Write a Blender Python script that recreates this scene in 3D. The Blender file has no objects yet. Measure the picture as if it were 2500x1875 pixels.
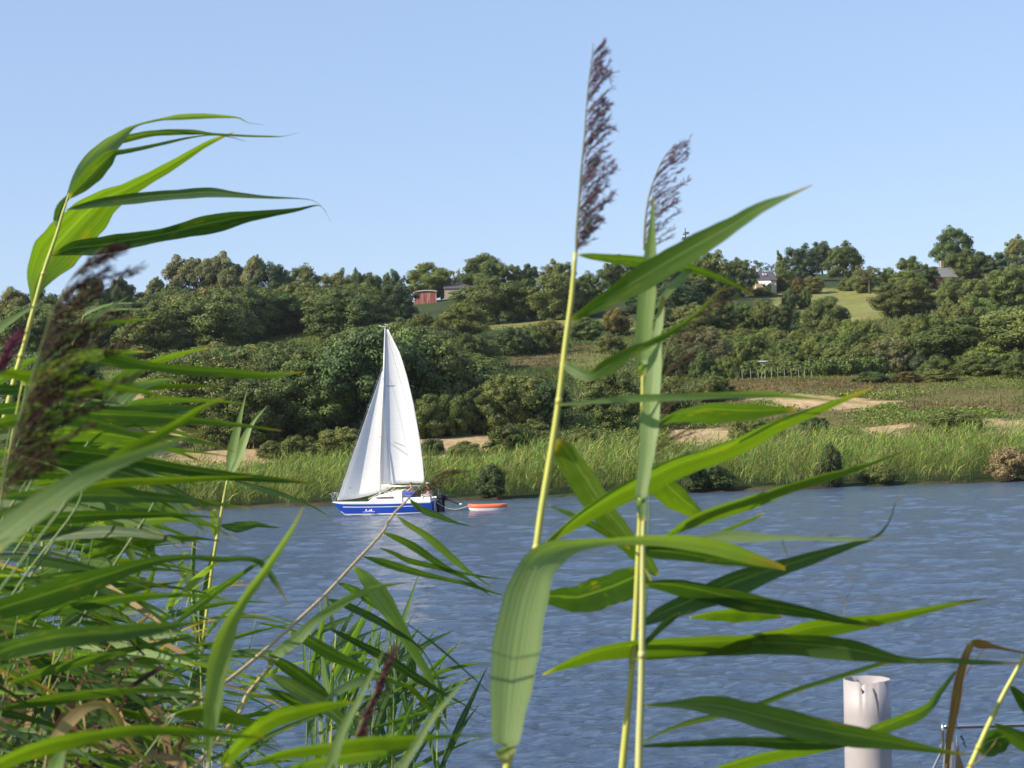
import bpy, bmesh, math, random
import numpy as np
from mathutils import Vector, Matrix

S = bpy.context.scene
C = S.collection
R = math.radians
# ------------------------------------------------------------------ camera
F = 4833.0                      # focal length in pixels of the 2500 px wide photograph
CAM = Vector((0, 0, 3.1))
PITCH, ROLL = R(2.16), R(2.0)
fw = Vector((0, math.cos(PITCH), math.sin(PITCH)))
up0 = Vector((0, -math.sin(PITCH), math.cos(PITCH)))
rt0 = Vector((1, 0, 0))
rt = rt0 * math.cos(ROLL) - up0 * math.sin(ROLL)
up = up0 * math.cos(ROLL) + rt0 * math.sin(ROLL)
cd = bpy.data.cameras.new('camera')
cam = bpy.data.objects.new('camera', cd)
C.objects.link(cam)
M = Matrix((rt, up, -fw)).transposed().to_4x4()
M.translation = CAM
cam.matrix_world = M
cd.sensor_width = 36
cd.lens = F * 36 / 2500
cd.clip_start = 0.05
cd.clip_end = 9000
cd.dof.use_dof = True
cd.dof.focus_distance = 90
cd.dof.aperture_fstop = 17
S.camera = cam
# ------------------------------------------------------------------ light
SUN_EL, SUN_AZ = R(33), math.atan2(-0.91, -0.41)
w = bpy.data.worlds.new('World')
S.world = w
w.use_nodes = True
nt = w.node_tree
sky = nt.nodes.new('ShaderNodeTexSky')
sky.sky_type = 'NISHITA'
sky.sun_disc = False
sky.sun_elevation = SUN_EL
sky.sun_rotation = SUN_AZ
sky.air_density = 1.0
sky.dust_density = 0.3
sky.ozone_density = 3.5
wb = nt.nodes.new('ShaderNodeVectorMath'); wb.operation = 'MULTIPLY'; wb.inputs[1].default_value = (1.08, .965, .99)   # the camera's cool-violet balance
nt.links.new(sky.outputs[0], wb.inputs[0]); hz = nt.nodes.new('ShaderNodeMix'); hz.data_type = 'RGBA'; hz.inputs[0].default_value = .5; hz.inputs[7].default_value = (2.34, 3.26, 4.75, 1)   # thin even summer haze flattens the gradient
nt.links.new(wb.outputs[0], hz.inputs[6]); nt.links.new(hz.outputs[2], nt.nodes['Background'].inputs[0])
nt.nodes['Background'].inputs[1].default_value = 0.124
sd = bpy.data.lights.new('sun', 'SUN')
sd.energy = 5.0
sd.angle = R(0.5)
sd.color = (1, 0.91, 0.73)
so = bpy.data.objects.new('sun', sd)
C.objects.link(so)
sdir = Vector((math.sin(SUN_AZ) * math.cos(SUN_EL), math.cos(SUN_AZ) * math.cos(SUN_EL), math.sin(SUN_EL)))
so.rotation_euler = sdir.to_track_quat('Z', 'Y').to_euler()
so.location = (-20, -20, 30)
S.view_settings.view_transform = 'Standard'
S.view_settings.look = 'None'
S.view_settings.gamma = 1
S.view_settings.use_curve_mapping = False
S.view_settings.exposure = 0.6
S.render.engine = 'CYCLES'
S.cycles.use_denoising = True
S.cycles.max_bounces = 8
S.cycles.transparent_max_bounces = 8
S.cycles.caustics_reflective = False
S.cycles.caustics_refractive = False

# ------------------------------------------------------------------ helpers
def P(x, y, d):
    return CAM + (fw + rt * ((x - 1250) / F) + up * ((937.5 - y) / F)) * d
def proj(p):
    v = p - CAM
    d = v.dot(fw)
    return 1250 + F * v.dot(rt) / d, 937.5 - F * v.dot(up) / d, d
def crop(ox, oy, s):
    return lambda x, y: (ox + x / s, oy + y / s)
cD = crop(0, 0, .8848)
cA = crop(0, 250, 2.6024)
cB = crop(0, 800, 3.16)
cC = crop(0, 1300, 2.8857)
cM = crop(600, 1250, 2.6543)
cE = crop(1250, 80, 2.3709)
cF = crop(1200, 600, 2.765)
cH = crop(1700, 500, 2.765)
cK = crop(600, 600, 2.765)
cL = crop(0, 600, 2.765)
cS = crop(750, 750, 3.016)
c5 = crop(800, 1150, 4.809)
cZ = crop(2150, 1550, 5.106)

def tag(o, label=None, cat=None, group=None, kind=None):
    if label: o['label'] = label
    if cat: o['category'] = cat
    if group: o['group'] = group
    if kind: o['kind'] = kind
    return o
def empty(name, loc=(0, 0, 0), rz=0.0):
    o = bpy.data.objects.new(name, None)
    o.empty_display_size = .1
    C.objects.link(o)
    o.location = loc
    o.rotation_euler = (0, 0, rz)
    return o
def link(name, me, mat=None, parent=None):
    o = bpy.data.objects.new(name, me)
    C.objects.link(o)
    if mat: me.materials.append(mat)
    if parent: o.parent = parent
    return o
def mesh_np(name, V, faces, smooth=False, attr=None, uv=None):
    """V (n,3), faces (m,4) or (m,3) array"""
    me = bpy.data.meshes.new(name)
    V = np.asarray(V, dtype=np.float32); faces = np.asarray(faces, dtype=np.int32)
    m, k = faces.shape
    me.vertices.add(len(V)); me.vertices.foreach_set('co', V.ravel())
    me.loops.add(m * k); me.loops.foreach_set('vertex_index', faces.ravel())
    me.polygons.add(m)
    me.polygons.foreach_set('loop_start', np.arange(0, m * k, k, dtype=np.int32))
    me.polygons.foreach_set('loop_total', np.full(m, k, dtype=np.int32))
    if smooth: me.polygons.foreach_set('use_smooth', np.ones(m, dtype=bool))
    if attr is not None:
        for nm, a in attr.items():
            a = np.asarray(a, dtype=np.float32)
            if a.ndim == 1:
                at = me.attributes.new(nm, 'FLOAT', 'POINT'); at.data.foreach_set('value', a)
            else:
                at = me.attributes.new(nm, 'FLOAT_COLOR', 'POINT')
                if a.shape[1] == 3: a = np.hstack([a, np.ones((len(a), 1), dtype=np.float32)])
                at.data.foreach_set('color', a.ravel())
    if uv is not None:
        l = me.uv_layers.new(name='UVMap')
        l.data.foreach_set('uv', np.asarray(uv, dtype=np.float32)[faces.ravel()].ravel())
    me.update(calc_edges=True)
    me.validate()
    return me
class MB:
    """collects simple solids in one mesh"""
    def __init__(s): s.v = []; s.f = []
    def add(s, vs, fs):
        n = len(s.v); s.v += [tuple(v) for v in vs]; s.f += [tuple(i + n for i in f) for f in fs]; return s
    def box(s, x0, x1, y0, y1, z0, z1):
        return s.add([(x0,y0,z0),(x1,y0,z0),(x1,y1,z0),(x0,y1,z0),(x0,y0,z1),(x1,y0,z1),(x1,y1,z1),(x0,y1,z1)],
                     [(0,3,2,1),(4,5,6,7),(0,1,5,4),(1,2,6,5),(2,3,7,6),(3,0,4,7)])
    def prism(s, poly, off):
        n = len(poly); off = Vector(off)
        vs = [Vector(p) for p in poly] + [Vector(p) + off for p in poly]
        fs = [tuple(range(n))[::-1], tuple(range(n, 2 * n))] + [(i, (i + 1) % n, n + (i + 1) % n, n + i) for i in range(n)]
        return s.add(vs, fs)
    def tube(s, pts, rad, n=8, cap=True):
        pts = [Vector(p) for p in pts]
        if not hasattr(rad, '__len__'): rad = [rad] * len(pts)
        vs = []; fs = []
        prev = None
        for i, p in enumerate(pts):
            t = (pts[min(i + 1, len(pts) - 1)] - pts[max(i - 1, 0)]).normalized()
            a = prev if prev is not None else (Vector((0, 1, 0)) if abs(t.y) < .9 else Vector((1, 0, 0)))
            b = t.cross(a).normalized(); a = b.cross(t).normalized(); prev = a
            for k in range(n):
                th = 2 * math.pi * k / n
                vs.append(p + (a * math.cos(th) + b * math.sin(th)) * rad[i])
        for i in range(len(pts) - 1):
            for k in range(n):
                q = (k + 1) % n
                fs.append((i * n + k, i * n + q, (i + 1) * n + q, (i + 1) * n + k))
        if cap:
            fs.append(tuple(range(n))[::-1]); fs.append(tuple(range((len(pts) - 1) * n, len(pts) * n)))
        return s.add(vs, fs)
    def build(s, name, mat, parent=None, smooth=False, bevel=0):
        me = bpy.data.meshes.new(name)
        me.from_pydata(s.v, [], s.f)
        if smooth: me.polygons.foreach_set('use_smooth', [True] * len(me.polygons))
        me.update()
        o = link(name, me, mat, parent)
        if bevel:
            m = o.modifiers.new('b', 'BEVEL'); m.width = bevel; m.segments = 2; m.limit_method = 'ANGLE'
        return o

# ------------------------------------------------------------------ materials
def newmat(name):
    m = bpy.data.materials.new(name); m.use_nodes = True
    t = m.node_tree
    return m, t, t.nodes['Principled BSDF']
def N(t, typ, **kw):
    n = t.nodes.new(typ)
    for k, v in kw.items():
        if k.startswith('i_'):
            n.inputs[k[2:].replace('_', ' ')].default_value = v
        else: setattr(n, k, v)
    return n
def plain(name, col, rough=.5, metal=0, var=.12, scale=6, spec=.5, bump=0):
    m, t, b = newmat(name)
    b.inputs['Roughness'].default_value = rough
    b.inputs['Metallic'].default_value = metal
    b.inputs['Specular IOR Level'].default_value = spec
    tc = N(t, 'ShaderNodeTexCoord'); no = N(t, 'ShaderNodeTexNoise', i_Scale=scale, i_Detail=5)
    t.links.new(tc.outputs['Object'], no.inputs['Vector'])
    mp = N(t, 'ShaderNodeMapRange'); mp.inputs[3].default_value = 1 - var; mp.inputs[4].default_value = 1 + var
    t.links.new(no.outputs[0], mp.inputs[0])
    mu = N(t, 'ShaderNodeVectorMath', operation='SCALE'); mu.inputs[0].default_value = col[:3]
    t.links.new(mp.outputs[0], mu.inputs['Scale'])
    t.links.new(mu.outputs[0], b.inputs['Base Color'])
    if bump:
        bp = N(t, 'ShaderNodeBump', i_Strength=bump, i_Distance=.02)
        t.links.new(no.outputs[0], bp.inputs['Height']); t.links.new(bp.outputs[0], b.inputs['Normal'])
    return m
def foliage_mat():
    m, t, b = newmat('foliage')
    oi = N(t, 'ShaderNodeObjectInfo')
    at = N(t, 'ShaderNodeAttribute', attribute_name='hue')
    # per-leaf variation
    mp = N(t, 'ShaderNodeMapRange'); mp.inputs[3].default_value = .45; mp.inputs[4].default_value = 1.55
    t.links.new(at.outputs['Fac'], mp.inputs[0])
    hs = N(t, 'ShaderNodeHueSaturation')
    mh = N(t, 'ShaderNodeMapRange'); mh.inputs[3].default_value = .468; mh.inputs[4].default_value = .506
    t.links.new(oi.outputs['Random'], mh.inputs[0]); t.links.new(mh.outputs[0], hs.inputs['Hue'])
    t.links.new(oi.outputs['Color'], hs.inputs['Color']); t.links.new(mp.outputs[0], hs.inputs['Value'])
    b.inputs['Roughness'].default_value = .6
    b.inputs['Specular IOR Level'].default_value = .25
    t.links.new(hs.outputs[0], b.inputs['Base Color'])
    tr = N(t, 'ShaderNodeBsdfTranslucent')
    mu = N(t, 'ShaderNodeVectorMath', operation='MULTIPLY'); mu.inputs[1].default_value = (1.2, 1.3, .4)
    t.links.new(hs.outputs[0], mu.inputs[0]); t.links.new(mu.outputs[0], tr.inputs[0])
    mx = N(t, 'ShaderNodeMixShader'); mx.inputs[0].default_value = .09
    t.links.new(b.outputs[0], mx.inputs[1]); t.links.new(tr.outputs[0], mx.inputs[2])
    t.links.new(mx.outputs[0], t.nodes['Material Output'].inputs[0])
    return m
MF = foliage_mat()
def stuff_mat(name, thin=True):
    """foliage whose colour comes from a per-blade colour attribute"""
    m, t, b = newmat(name)
    at = N(t, 'ShaderNodeAttribute', attribute_name='col')
    b.inputs['Roughness'].default_value = .65
    b.inputs['Specular IOR Level'].default_value = .15
    t.links.new(at.outputs['Color'], b.inputs['Base Color'])
    if not thin: b.inputs['Roughness'].default_value = .8; return m
    tr = N(t, 'ShaderNodeBsdfTranslucent')
    mu = N(t, 'ShaderNodeVectorMath', operation='MULTIPLY'); mu.inputs[1].default_value = (1.3, 1.4, .5)
    t.links.new(at.outputs['Color'], mu.inputs[0]); t.links.new(mu.outputs[0], tr.inputs[0])
    mx = N(t, 'ShaderNodeMixShader'); mx.inputs[0].default_value = .25
    t.links.new(b.outputs[0], mx.inputs[1]); t.links.new(tr.outputs[0], mx.inputs[2])
    t.links.new(mx.outputs[0], t.nodes['Material Output'].inputs[0])
    return m
MS = stuff_mat('low_vegetation')
MPL = stuff_mat('seed_head', False)
BARK = plain('bark', (.075, .055, .04), .9, var=.35, scale=9)
WHITE = plain('white_gelcoat', (.80, .80, .79), .3, var=.03)

# ------------------------------------------------------------------ terrain
def sm(a, b, x):
    t = np.clip((x - a) / (b - a), 0, 1); return t * t * (3 - 2 * t)
def shore(x):
    return 151.5 + .9 * np.sin(x * .21 + 1) + .6 * np.sin(x * .53) + .3 * np.sin(x * 1.3)
def ridge_h(x):
    return np.clip(38.5 + (x + 60) * .085 + 1.2 * np.sin(x * .05 + 2), 33, 52)
def ground(x, y):
    x = np.asarray(x, dtype=float); y = np.asarray(y, dtype=float)
    s = shore(x)
    z = -2.0 + 2.2 * sm(s - 1.6, s + .9, y)
    z = z + .9 * sm(s, 172, y) + 3.7 * np.clip((y - 170) / 27, 0, 1)
    h = ridge_h(x) - 4.8
    a = np.clip((y - 197) * .1367, 0, None)
    und = (.7 * np.sin(x * .07 + y * .03) + .5 * np.sin(y * .11 + x * .02) + .35 * np.sin(x * .19 - y * .05)) * sm(197, 240, y)
    k = 3.0
    z = z + np.minimum(a, h) - k * .5 * np.exp(-np.abs(a - h) / k) + und * .7
    z = z - .03 * np.clip(y - 560, 0, 900)
    near = 1.35 - 1.9 * sm(1.0, 8.5, y) + .08 * np.sin(x * 2.1) * np.sin(y * 1.7)
    z = np.where(y < 60, np.where(y < 8.5, near, -.55 - 1.45 * sm(8.5, 20, y)), z)
    return z
def hit(px, py, lo=150., hi=640.):
    """first crossing of a photo ray with the terrain"""
    d = np.arange(lo, hi, 1.0)
    dx = fw + rt * ((px - 1250) / F) + up * ((937.5 - py) / F)
    X = CAM.x + dx.x * d; Y = CAM.y + dx.y * d; Z = CAM.z + dx.z * d
    below = np.nonzero(Z < ground(X, Y))[0]
    if len(below): i = below[0]; return d[i], True
    gap = Z - ground(X, Y)
    m = (d > 380) & (d < 560)
    i = np.nonzero(m)[0][np.argmin(gap[m])]
    return d[i], False
def inpoly(px, py, poly):
    px = np.asarray(px); py = np.asarray(py); c = np.zeros(px.shape, dtype=bool)
    n = len(poly); j = n - 1
    for i in range(n):
        xi, yi = poly[i]; xj, yj = poly[j]
        if yi != yj:
            cond = ((yi > py) != (yj > py)) & (px < (xj - xi) * (py - yi) / (yj - yi) + xi)
            c ^= cond
        j = i
    return c
def projn(X, Y, Z):
    vx, vy, vz = X - CAM.x, Y - CAM.y, Z - CAM.z
    d = vx * fw.x + vy * fw.y + vz * fw.z
    d = np.where(d < 1, 1, d)
    return (1250 + F * (vx * rt.x + vy * rt.y + vz * rt.z) / d) * .8848, (937.5 - F * (vx * up.x + vy * up.y + vz * up.z) / d) * .8848
TAN, GRASS, BRACK, LITE = (.40, .29, .16), (.20, .20, .065), (.14, .11, .05), (.14, .17, .05)
FIELDS = [  # fields of the far bank, outlined by where they lie on the ground
 ([(170,835),(370,835),(410,900),(400,1000),(150,985)], TAN),
 ([(380,985),(450,975),(600,968),(600,1000),(500,1010),(380,1010)], TAN),
 ([(880,945),(1000,940),(1110,936),(1105,965),(1040,975),(1000,990),(900,990)], TAN),
 ([(1440,928),(1600,925),(1610,962),(1440,965)], TAN),
 ([(1630,862),(1720,850),(1800,856),(1950,868),(1900,884),(1780,884),(1700,882)], TAN),
 ([(1860,925),(1960,915),(1950,945),(1860,940)], TAN),
 ([(2060,905),(2212,905),(2300,930),(2212,940),(2050,938)], TAN),
 ([(1690,625),(1920,620),(1910,690),(1700,700),(1640,690)], GRASS),
 ([(2000,630),(2060,625),(2050,700),(1990,700)], GRASS),
 ([(1060,698),(1240,690),(1240,710),(1060,712)], GRASS),
 ([(1290,690),(1360,680),(1370,720),(1290,716)], GRASS),
 ([(1450,690),(1560,680),(1560,716),(1450,712)], GRASS),
 ([(1100,755),(1290,745),(1290,795),(1100,795)], BRACK),
 ([(1230,752),(1330,745),(1320,790),(1230,792)], LITE),
 ([(560,728),(690,718),(690,752),(560,752)], LITE),
 ([(230,800),(380,790),(370,835),(230,845)], LITE),
 ([(1770,748),(1900,745),(2000,742),(2000,762),(1770,766)], TAN),
 ([(1580,750),(1680,748),(1680,765),(1580,765)], LITE),
]
FIELDS.insert(0, ([(1560,815),(2212,800),(2212,930),(1560,930)], (.13,.12,.045)))
FIELDS.append(([(1560,826),(1700,820),(1900,822),(1915,848),(1780,846),(1560,850)], BRACK))
FIELDS.append(([(1900,872),(2212,868),(2212,888),(1960,886)], BRACK))
def make_terrain():
    xs = np.concatenate([np.array([-3000,-1500,-800,-450,-300,-220]), np.arange(-170, 171, 1.9), np.array([220,300,450,800,1500,3000])])
    ys = np.concatenate([np.array([-60,-30,-12,-5,-2]), np.arange(0, 10, .7), np.array([12,16,20,40,80,120,140,146]),
                         np.arange(149, 200, .9), np.arange(200, 300, 1.3), np.arange(300, 580, 2.2), np.array([600,650,720,850,1100,1500,2500,4500])])
    X, Y = np.meshgrid(xs, ys)
    Z = ground(X, Y)
    nx, ny = len(xs), len(ys)
    V = np.stack([X.ravel(), Y.ravel(), Z.ravel()], 1)
    i = np.arange(ny - 1)[:, None] * nx + np.arange(nx - 1)[None, :]
    Fa = np.stack([i, i + 1, i + nx + 1, i + nx], -1).reshape(-1, 4)
    rs = np.random.RandomState(3)
    px, py = projn(V[:, 0], V[:, 1], V[:, 2])
    px = px + rs.normal(0, 2.5, len(px)); py = py + rs.normal(0, 1.2, len(py))
    col = np.tile(np.array([.045, .062, .022]), (len(V), 1))
    vis = V[:, 1] > 160
    for poly, c in FIELDS:
        m = inpoly(px, py, poly) & vis
        col[m] = c
    col[V[:, 1] < 153.5] = (.06, .05, .03)
    col[V[:, 1] < 60] = (.07, .06, .035)
    me = mesh_np('ground', V, Fa, smooth=True, attr={'col': col})
    m, t, b = newmat('ground')
    at = N(t, 'ShaderNodeAttribute', attribute_name='col')
    tc = N(t, 'ShaderNodeTexCoord')
    no = N(t, 'ShaderNodeTexNoise', i_Scale=.9, i_Detail=8); t.links.new(tc.outputs['Object'], no.inputs['Vector'])
    n2 = N(t, 'ShaderNodeTexNoise', i_Scale=.12, i_Detail=4); t.links.new(tc.outputs['Object'], n2.inputs['Vector'])
    ad = N(t, 'ShaderNodeMath', operation='ADD'); t.links.new(no.outputs[0], ad.inputs[0]); t.links.new(n2.outputs[0], ad.inputs[1])
    mp = N(t, 'ShaderNodeMapRange'); mp.inputs[1].default_value = .6; mp.inputs[2].default_value = 1.4; mp.inputs[3].default_value = .62; mp.inputs[4].default_value = 1.35
    t.links.new(ad.outputs[0], mp.inputs[0])
    sc = N(t, 'ShaderNodeVectorMath', operation='SCALE'); t.links.new(at.outputs['Color'], sc.inputs[0]); t.links.new(mp.outputs[0], sc.inputs['Scale'])
    t.links.new(sc.outputs[0], b.inputs['Base Color']); b.inputs['Roughness'].default_value = .95; b.inputs['Specular IOR Level'].default_value = .1
    bp = N(t, 'ShaderNodeBump', i_Strength=.8, i_Distance=.35); t.links.new(no.outputs[0], bp.inputs['Height']); t.links.new(bp.outputs[0], b.inputs['Normal'])
    tag(link('ground', me, m), kind='structure')
make_terrain()

# ------------------------------------------------------------------ water
def make_water():
    """one sheet: fine real ripples inside the view, flat beyond; spacing grows with distance"""
    ys = [4.0]
    while ys[-1] < 156: ys.append(ys[-1] + (0.5 if ys[-1] < 16 else max(.06, .0042 * ys[-1])))
    ys = np.array([-30, 0] + ys)
    us = np.linspace(-.33, .33, 620)
    us = np.concatenate([[-40, -12, -4, -1.2, -.6], us, [.6, 1.2, 4, 12, 40]])
    U, Y = np.meshgrid(us, ys)
    X = U * (np.abs(Y) + 2)
    rs = np.random.RandomState(11)
    Z = np.zeros_like(X)
    core = (np.abs(U) < .4) & (Y > 15)
    for k in range(46):
        lam = .35 * (1.085 ** k) if k < 34 else 1.5 + .5 * (k - 34)
        th = rs.normal(R(10), .62)          # travelling mostly towards / along the view, wind from the left
        kx, ky = 2 * math.pi / lam * math.sin(th), 2 * math.pi / lam * math.cos(th)
        fade = np.clip((lam / (.0042 * np.abs(Y) + .001) - 2.2) / 2.5, 0, 1)
        ph = kx * X + ky * Y + rs.uniform(0, 6.28) + .8 * np.sin(.17 * X + .23 * Y + k)
        amp = .0068 * lam ** .42 * (.5 + .7 * rs.rand())
        Z += amp * fade * (np.sin(ph) + .25 * np.sin(2 * ph + 1)) * (.75 + .35 * np.sin(.09 * X + .05 * Y + k * 1.7))
    Z = np.where(core, Z, 0)
    nx, ny = len(us), len(ys)
    V = np.stack([X.ravel(), Y.ravel(), Z.ravel()], 1)
    i = np.arange(ny - 1)[:, None] * nx + np.arange(nx - 1)[None, :]
    Fa = np.stack([i, i + 1, i + nx + 1, i + nx], -1).reshape(-1, 4)
    me = mesh_np('water', V, Fa, smooth=True)
    m, t, b = newmat('water')
    b.inputs['Base Color'].default_value = (.050, .078, .132, 1)
    b.inputs['Roughness'].default_value = .12
    b.inputs['IOR'].default_value = 1.333
    b.inputs['Specular IOR Level'].default_value = .5
    tc = N(t, 'ShaderNodeTexCoord')
    mp = N(t, 'ShaderNodeMapping'); mp.inputs['Scale'].default_value = (.45, 1, 1)
    t.links.new(tc.outputs['Object'], mp.inputs[0])
    n1 = N(t, 'ShaderNodeTexNoise', i_Scale=9.5, i_Detail=5); t.links.new(mp.outputs[0], n1.inputs['Vector'])
    n2 = N(t, 'ShaderNodeTexNoise', i_Scale=1.6, i_Detail=2); t.links.new(mp.outputs[0], n2.inputs['Vector'])
    mu = N(t, 'ShaderNodeMath', operation='MULTIPLY_ADD'); mu.inputs[1].default_value = .8
    t.links.new(n2.outputs[0], mu.inputs[0]); t.links.new(n1.outputs[0], mu.inputs[2])
    bp = N(t, 'ShaderNodeBump', i_Strength=1.0, i_Distance=.10)
    t.links.new(mu.outputs[0], bp.inputs['Height']); t.links.new(bp.outputs[0], b.inputs['Normal'])
    tag(link('water', me, m), kind='structure')
make_water()
# ------------------------------------------------------------------ trees
def cloud(rs, lobes, n, leaf, zmin=0.0, droop=0.0, up_bias=.25, asp=1.5, tufts=7, core=.58):
    """leaf-sized faces spread over the shells of tufts, which themselves sit on the shells of overlapping boughs"""
    B = np.array(lobes, dtype=float)
    T_ = []; own = []
    for q, l in enumerate(B):
        for i in range(tufts):
            d = rs.normal(size=3); d[2] += up_bias; d /= np.linalg.norm(d)
            k = rs.uniform(.30, .50); T_.append([*(l[:3] + d * l[3:6] * rs.uniform(.55, .85)), *(l[3:6] * k)]); own.append(q)
        T_.append([*l[:3], *(l[3:6] * .78)]); own.append(q)
    L = np.array(T_); own = np.array(own)
    area = (L[:, 3] * L[:, 4] + L[:, 3] * L[:, 5] + L[:, 4] * L[:, 5])
    k = rs.choice(len(L), n * 3, p=area / area.sum())
    d = rs.normal(size=(n * 3, 3)); d[:, 2] += up_bias; d /= np.linalg.norm(d, axis=1)[:, None]
    rad = rs.uniform(.70, 1.16, n * 3)[:, None]
    p = L[k, :3] + d * L[k, 3:6] * rad
    keep = p[:, 2] > zmin
    for q in range(len(B)):                      # drop what is buried deep inside a bough
        e = (p - B[q, :3]) / B[q, 3:6]
        keep &= (np.sum(e * e, 1) > .40)
    idx = np.nonzero(keep)[0][:n]
    p = p[idx]; d = d[idx]; k = k[idx]; m = len(p)
    nrm = d + rs.normal(scale=.30, size=(m, 3)); nrm /= np.linalg.norm(nrm, axis=1)[:, None]
    a = np.cross(nrm, rs.normal(size=(m, 3))); a /= np.linalg.norm(a, axis=1)[:, None]
    if droop: a = a * (1 - droop) + np.array([0, 0, -1]) * droop; a /= np.linalg.norm(a, axis=1)[:, None]
    b = np.cross(nrm, a); b /= (np.linalg.norm(b, axis=1)[:, None] + 1e-6)
    s = leaf * rs.uniform(.55, 1.35, m)[:, None]
    V = np.stack([p - a * s * asp, p - b * s * .8, p + a * s * asp, p + b * s * .8], 1).reshape(-1, 3)
    Fa = np.arange(4 * m).reshape(m, 4)
    bough = rs.uniform(-.14, .14, len(B)); tuft = rs.uniform(-.16, .16, len(L))
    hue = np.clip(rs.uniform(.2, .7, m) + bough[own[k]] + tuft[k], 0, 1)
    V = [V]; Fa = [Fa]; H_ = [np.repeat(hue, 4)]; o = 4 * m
    if core:                                     # inner foliage of every bough, coloured dark to imitate shade between the leaves
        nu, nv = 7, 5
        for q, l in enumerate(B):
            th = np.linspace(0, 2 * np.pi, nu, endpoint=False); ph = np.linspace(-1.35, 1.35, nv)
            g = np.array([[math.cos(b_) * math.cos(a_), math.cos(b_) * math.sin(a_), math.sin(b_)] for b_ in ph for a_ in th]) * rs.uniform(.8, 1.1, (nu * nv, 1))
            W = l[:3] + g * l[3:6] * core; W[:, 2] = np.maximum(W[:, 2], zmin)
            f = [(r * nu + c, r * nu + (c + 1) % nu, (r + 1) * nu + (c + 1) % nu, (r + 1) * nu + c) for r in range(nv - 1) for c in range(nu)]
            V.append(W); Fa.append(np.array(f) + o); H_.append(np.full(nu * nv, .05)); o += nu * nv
    return np.concatenate(V), np.concatenate(Fa), np.concatenate(H_)
def dome(rs, n, cz, rx, rz, lo, hi, jit=.05, low=-.4, tall=1.0):
    out = []
    for i in range(n):
        z = low + (1 - low) * (i + .5) / n; t = i * 2.39996 + rs.uniform(-.4, .4); q = math.sqrt(max(0, 1 - z * z))
        r = rs.uniform(lo, hi)
        out.append((math.cos(t) * q * (rx - r * .75) + rs.normal(0, jit), math.sin(t) * q * (rx - r * .75) + rs.normal(0, jit),
                    cz + z * (rz - r * .7) + rs.normal(0, jit * .6), r * rs.uniform(.95, 1.3), r * rs.uniform(.95, 1.3), r * rs.uniform(.62, .85) * tall))
    out.append((0, 0, cz, rx * .6, rx * .6, rz * .6))
    return out
def crown_mesh(kind, seed):
    rs = np.random.RandomState(seed)
    if kind == 'oak':      L = dome(rs, 30, .50, .56, .51, .13, .22, .05, -.95); c = cloud(rs, L, 17000, .0112, .05)
    elif kind == 'tall':   L = dome(rs, 32, .51, .54, .50, .12, .20, .05, -.95); c = cloud(rs, L, 17000, .0108, .05)
    elif kind == 'wood':   L = dome(rs, 32, .46, .57, .55, .13, .22, .05, -.9); c = cloud(rs, L, 17000, .0115, .0)
    elif kind == 'mound':  L = dome(rs, 30, .30, .56, .70, .12, .22, .04, -.35, 1.5); c = cloud(rs, L, 16000, .0110, .0)
    elif kind == 'bush':   L = dome(rs, 22, .34, .5, .62, .12, .22, .07, -.4, 1.75); c = cloud(rs, L, 9000, .0155, .0)
    elif kind == 'willow': L = dome(rs, 26, .45, .5, .55, .10, .2, .06, -.7, 1.3); c = cloud(rs, L, 13000, .0095, .0, droop=.45, asp=2.4)
    elif kind == 'pine':
        L = []
        for i in range(26):
            t = i * 2.4; r = .42 * math.sqrt((i + .5) / 26); z = .84 - 1.2 * r * r + rs.normal(0, .06)
            s = rs.uniform(.10, .16); L.append((math.cos(t) * r, math.sin(t) * r, z, s * 1.3, s * 1.3, s * .7))
        for i in range(8):
            t = i * .8; L.append((math.cos(t) * .3, math.sin(t) * .3, .46 + rs.normal(0, .08), .15, .15, .09))
        c = cloud(rs, L, 14000, .0100, .1, asp=2.0, up_bias=.5, tufts=5, core=.35)
    elif kind == 'spruce':
        L = []
        for i in range(11):
            z = .12 + .86 * i / 11; r = .46 * (1 - z) + .02
            for q in range(7 if r > .15 else 4):
                t = q * 6.283 / (7 if r > .15 else 4) + i; L.append((math.cos(t) * r * .62, math.sin(t) * r * .62, z - .02, r * .42 + .02, r * .42 + .02, .022))
        c = cloud(rs, L, 5000, .012, .05, tufts=2, core=0)
    elif kind == 'cypress':
        L = [(rs.normal(0, .05), rs.normal(0, .05), .06 + .9 * i / 14, .46 * (1 - (i / 15.) ** 1.4) + .03, .46 * (1 - (i / 15.) ** 1.4) + .03, .09) for i in range(15)]
        c = cloud(rs, L, 8000, .015, .0)
    elif kind == 'airy':
        L = dome(rs, 30, .62, .5, .36, .05, .11, .07, -.6)[:-1]; c = cloud(rs, L, 5500, .0095, .1, tufts=4, core=0)
    V, Fa, h = c
    return mesh_np('crown_' + kind, V, Fa, attr={'hue': h})
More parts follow.
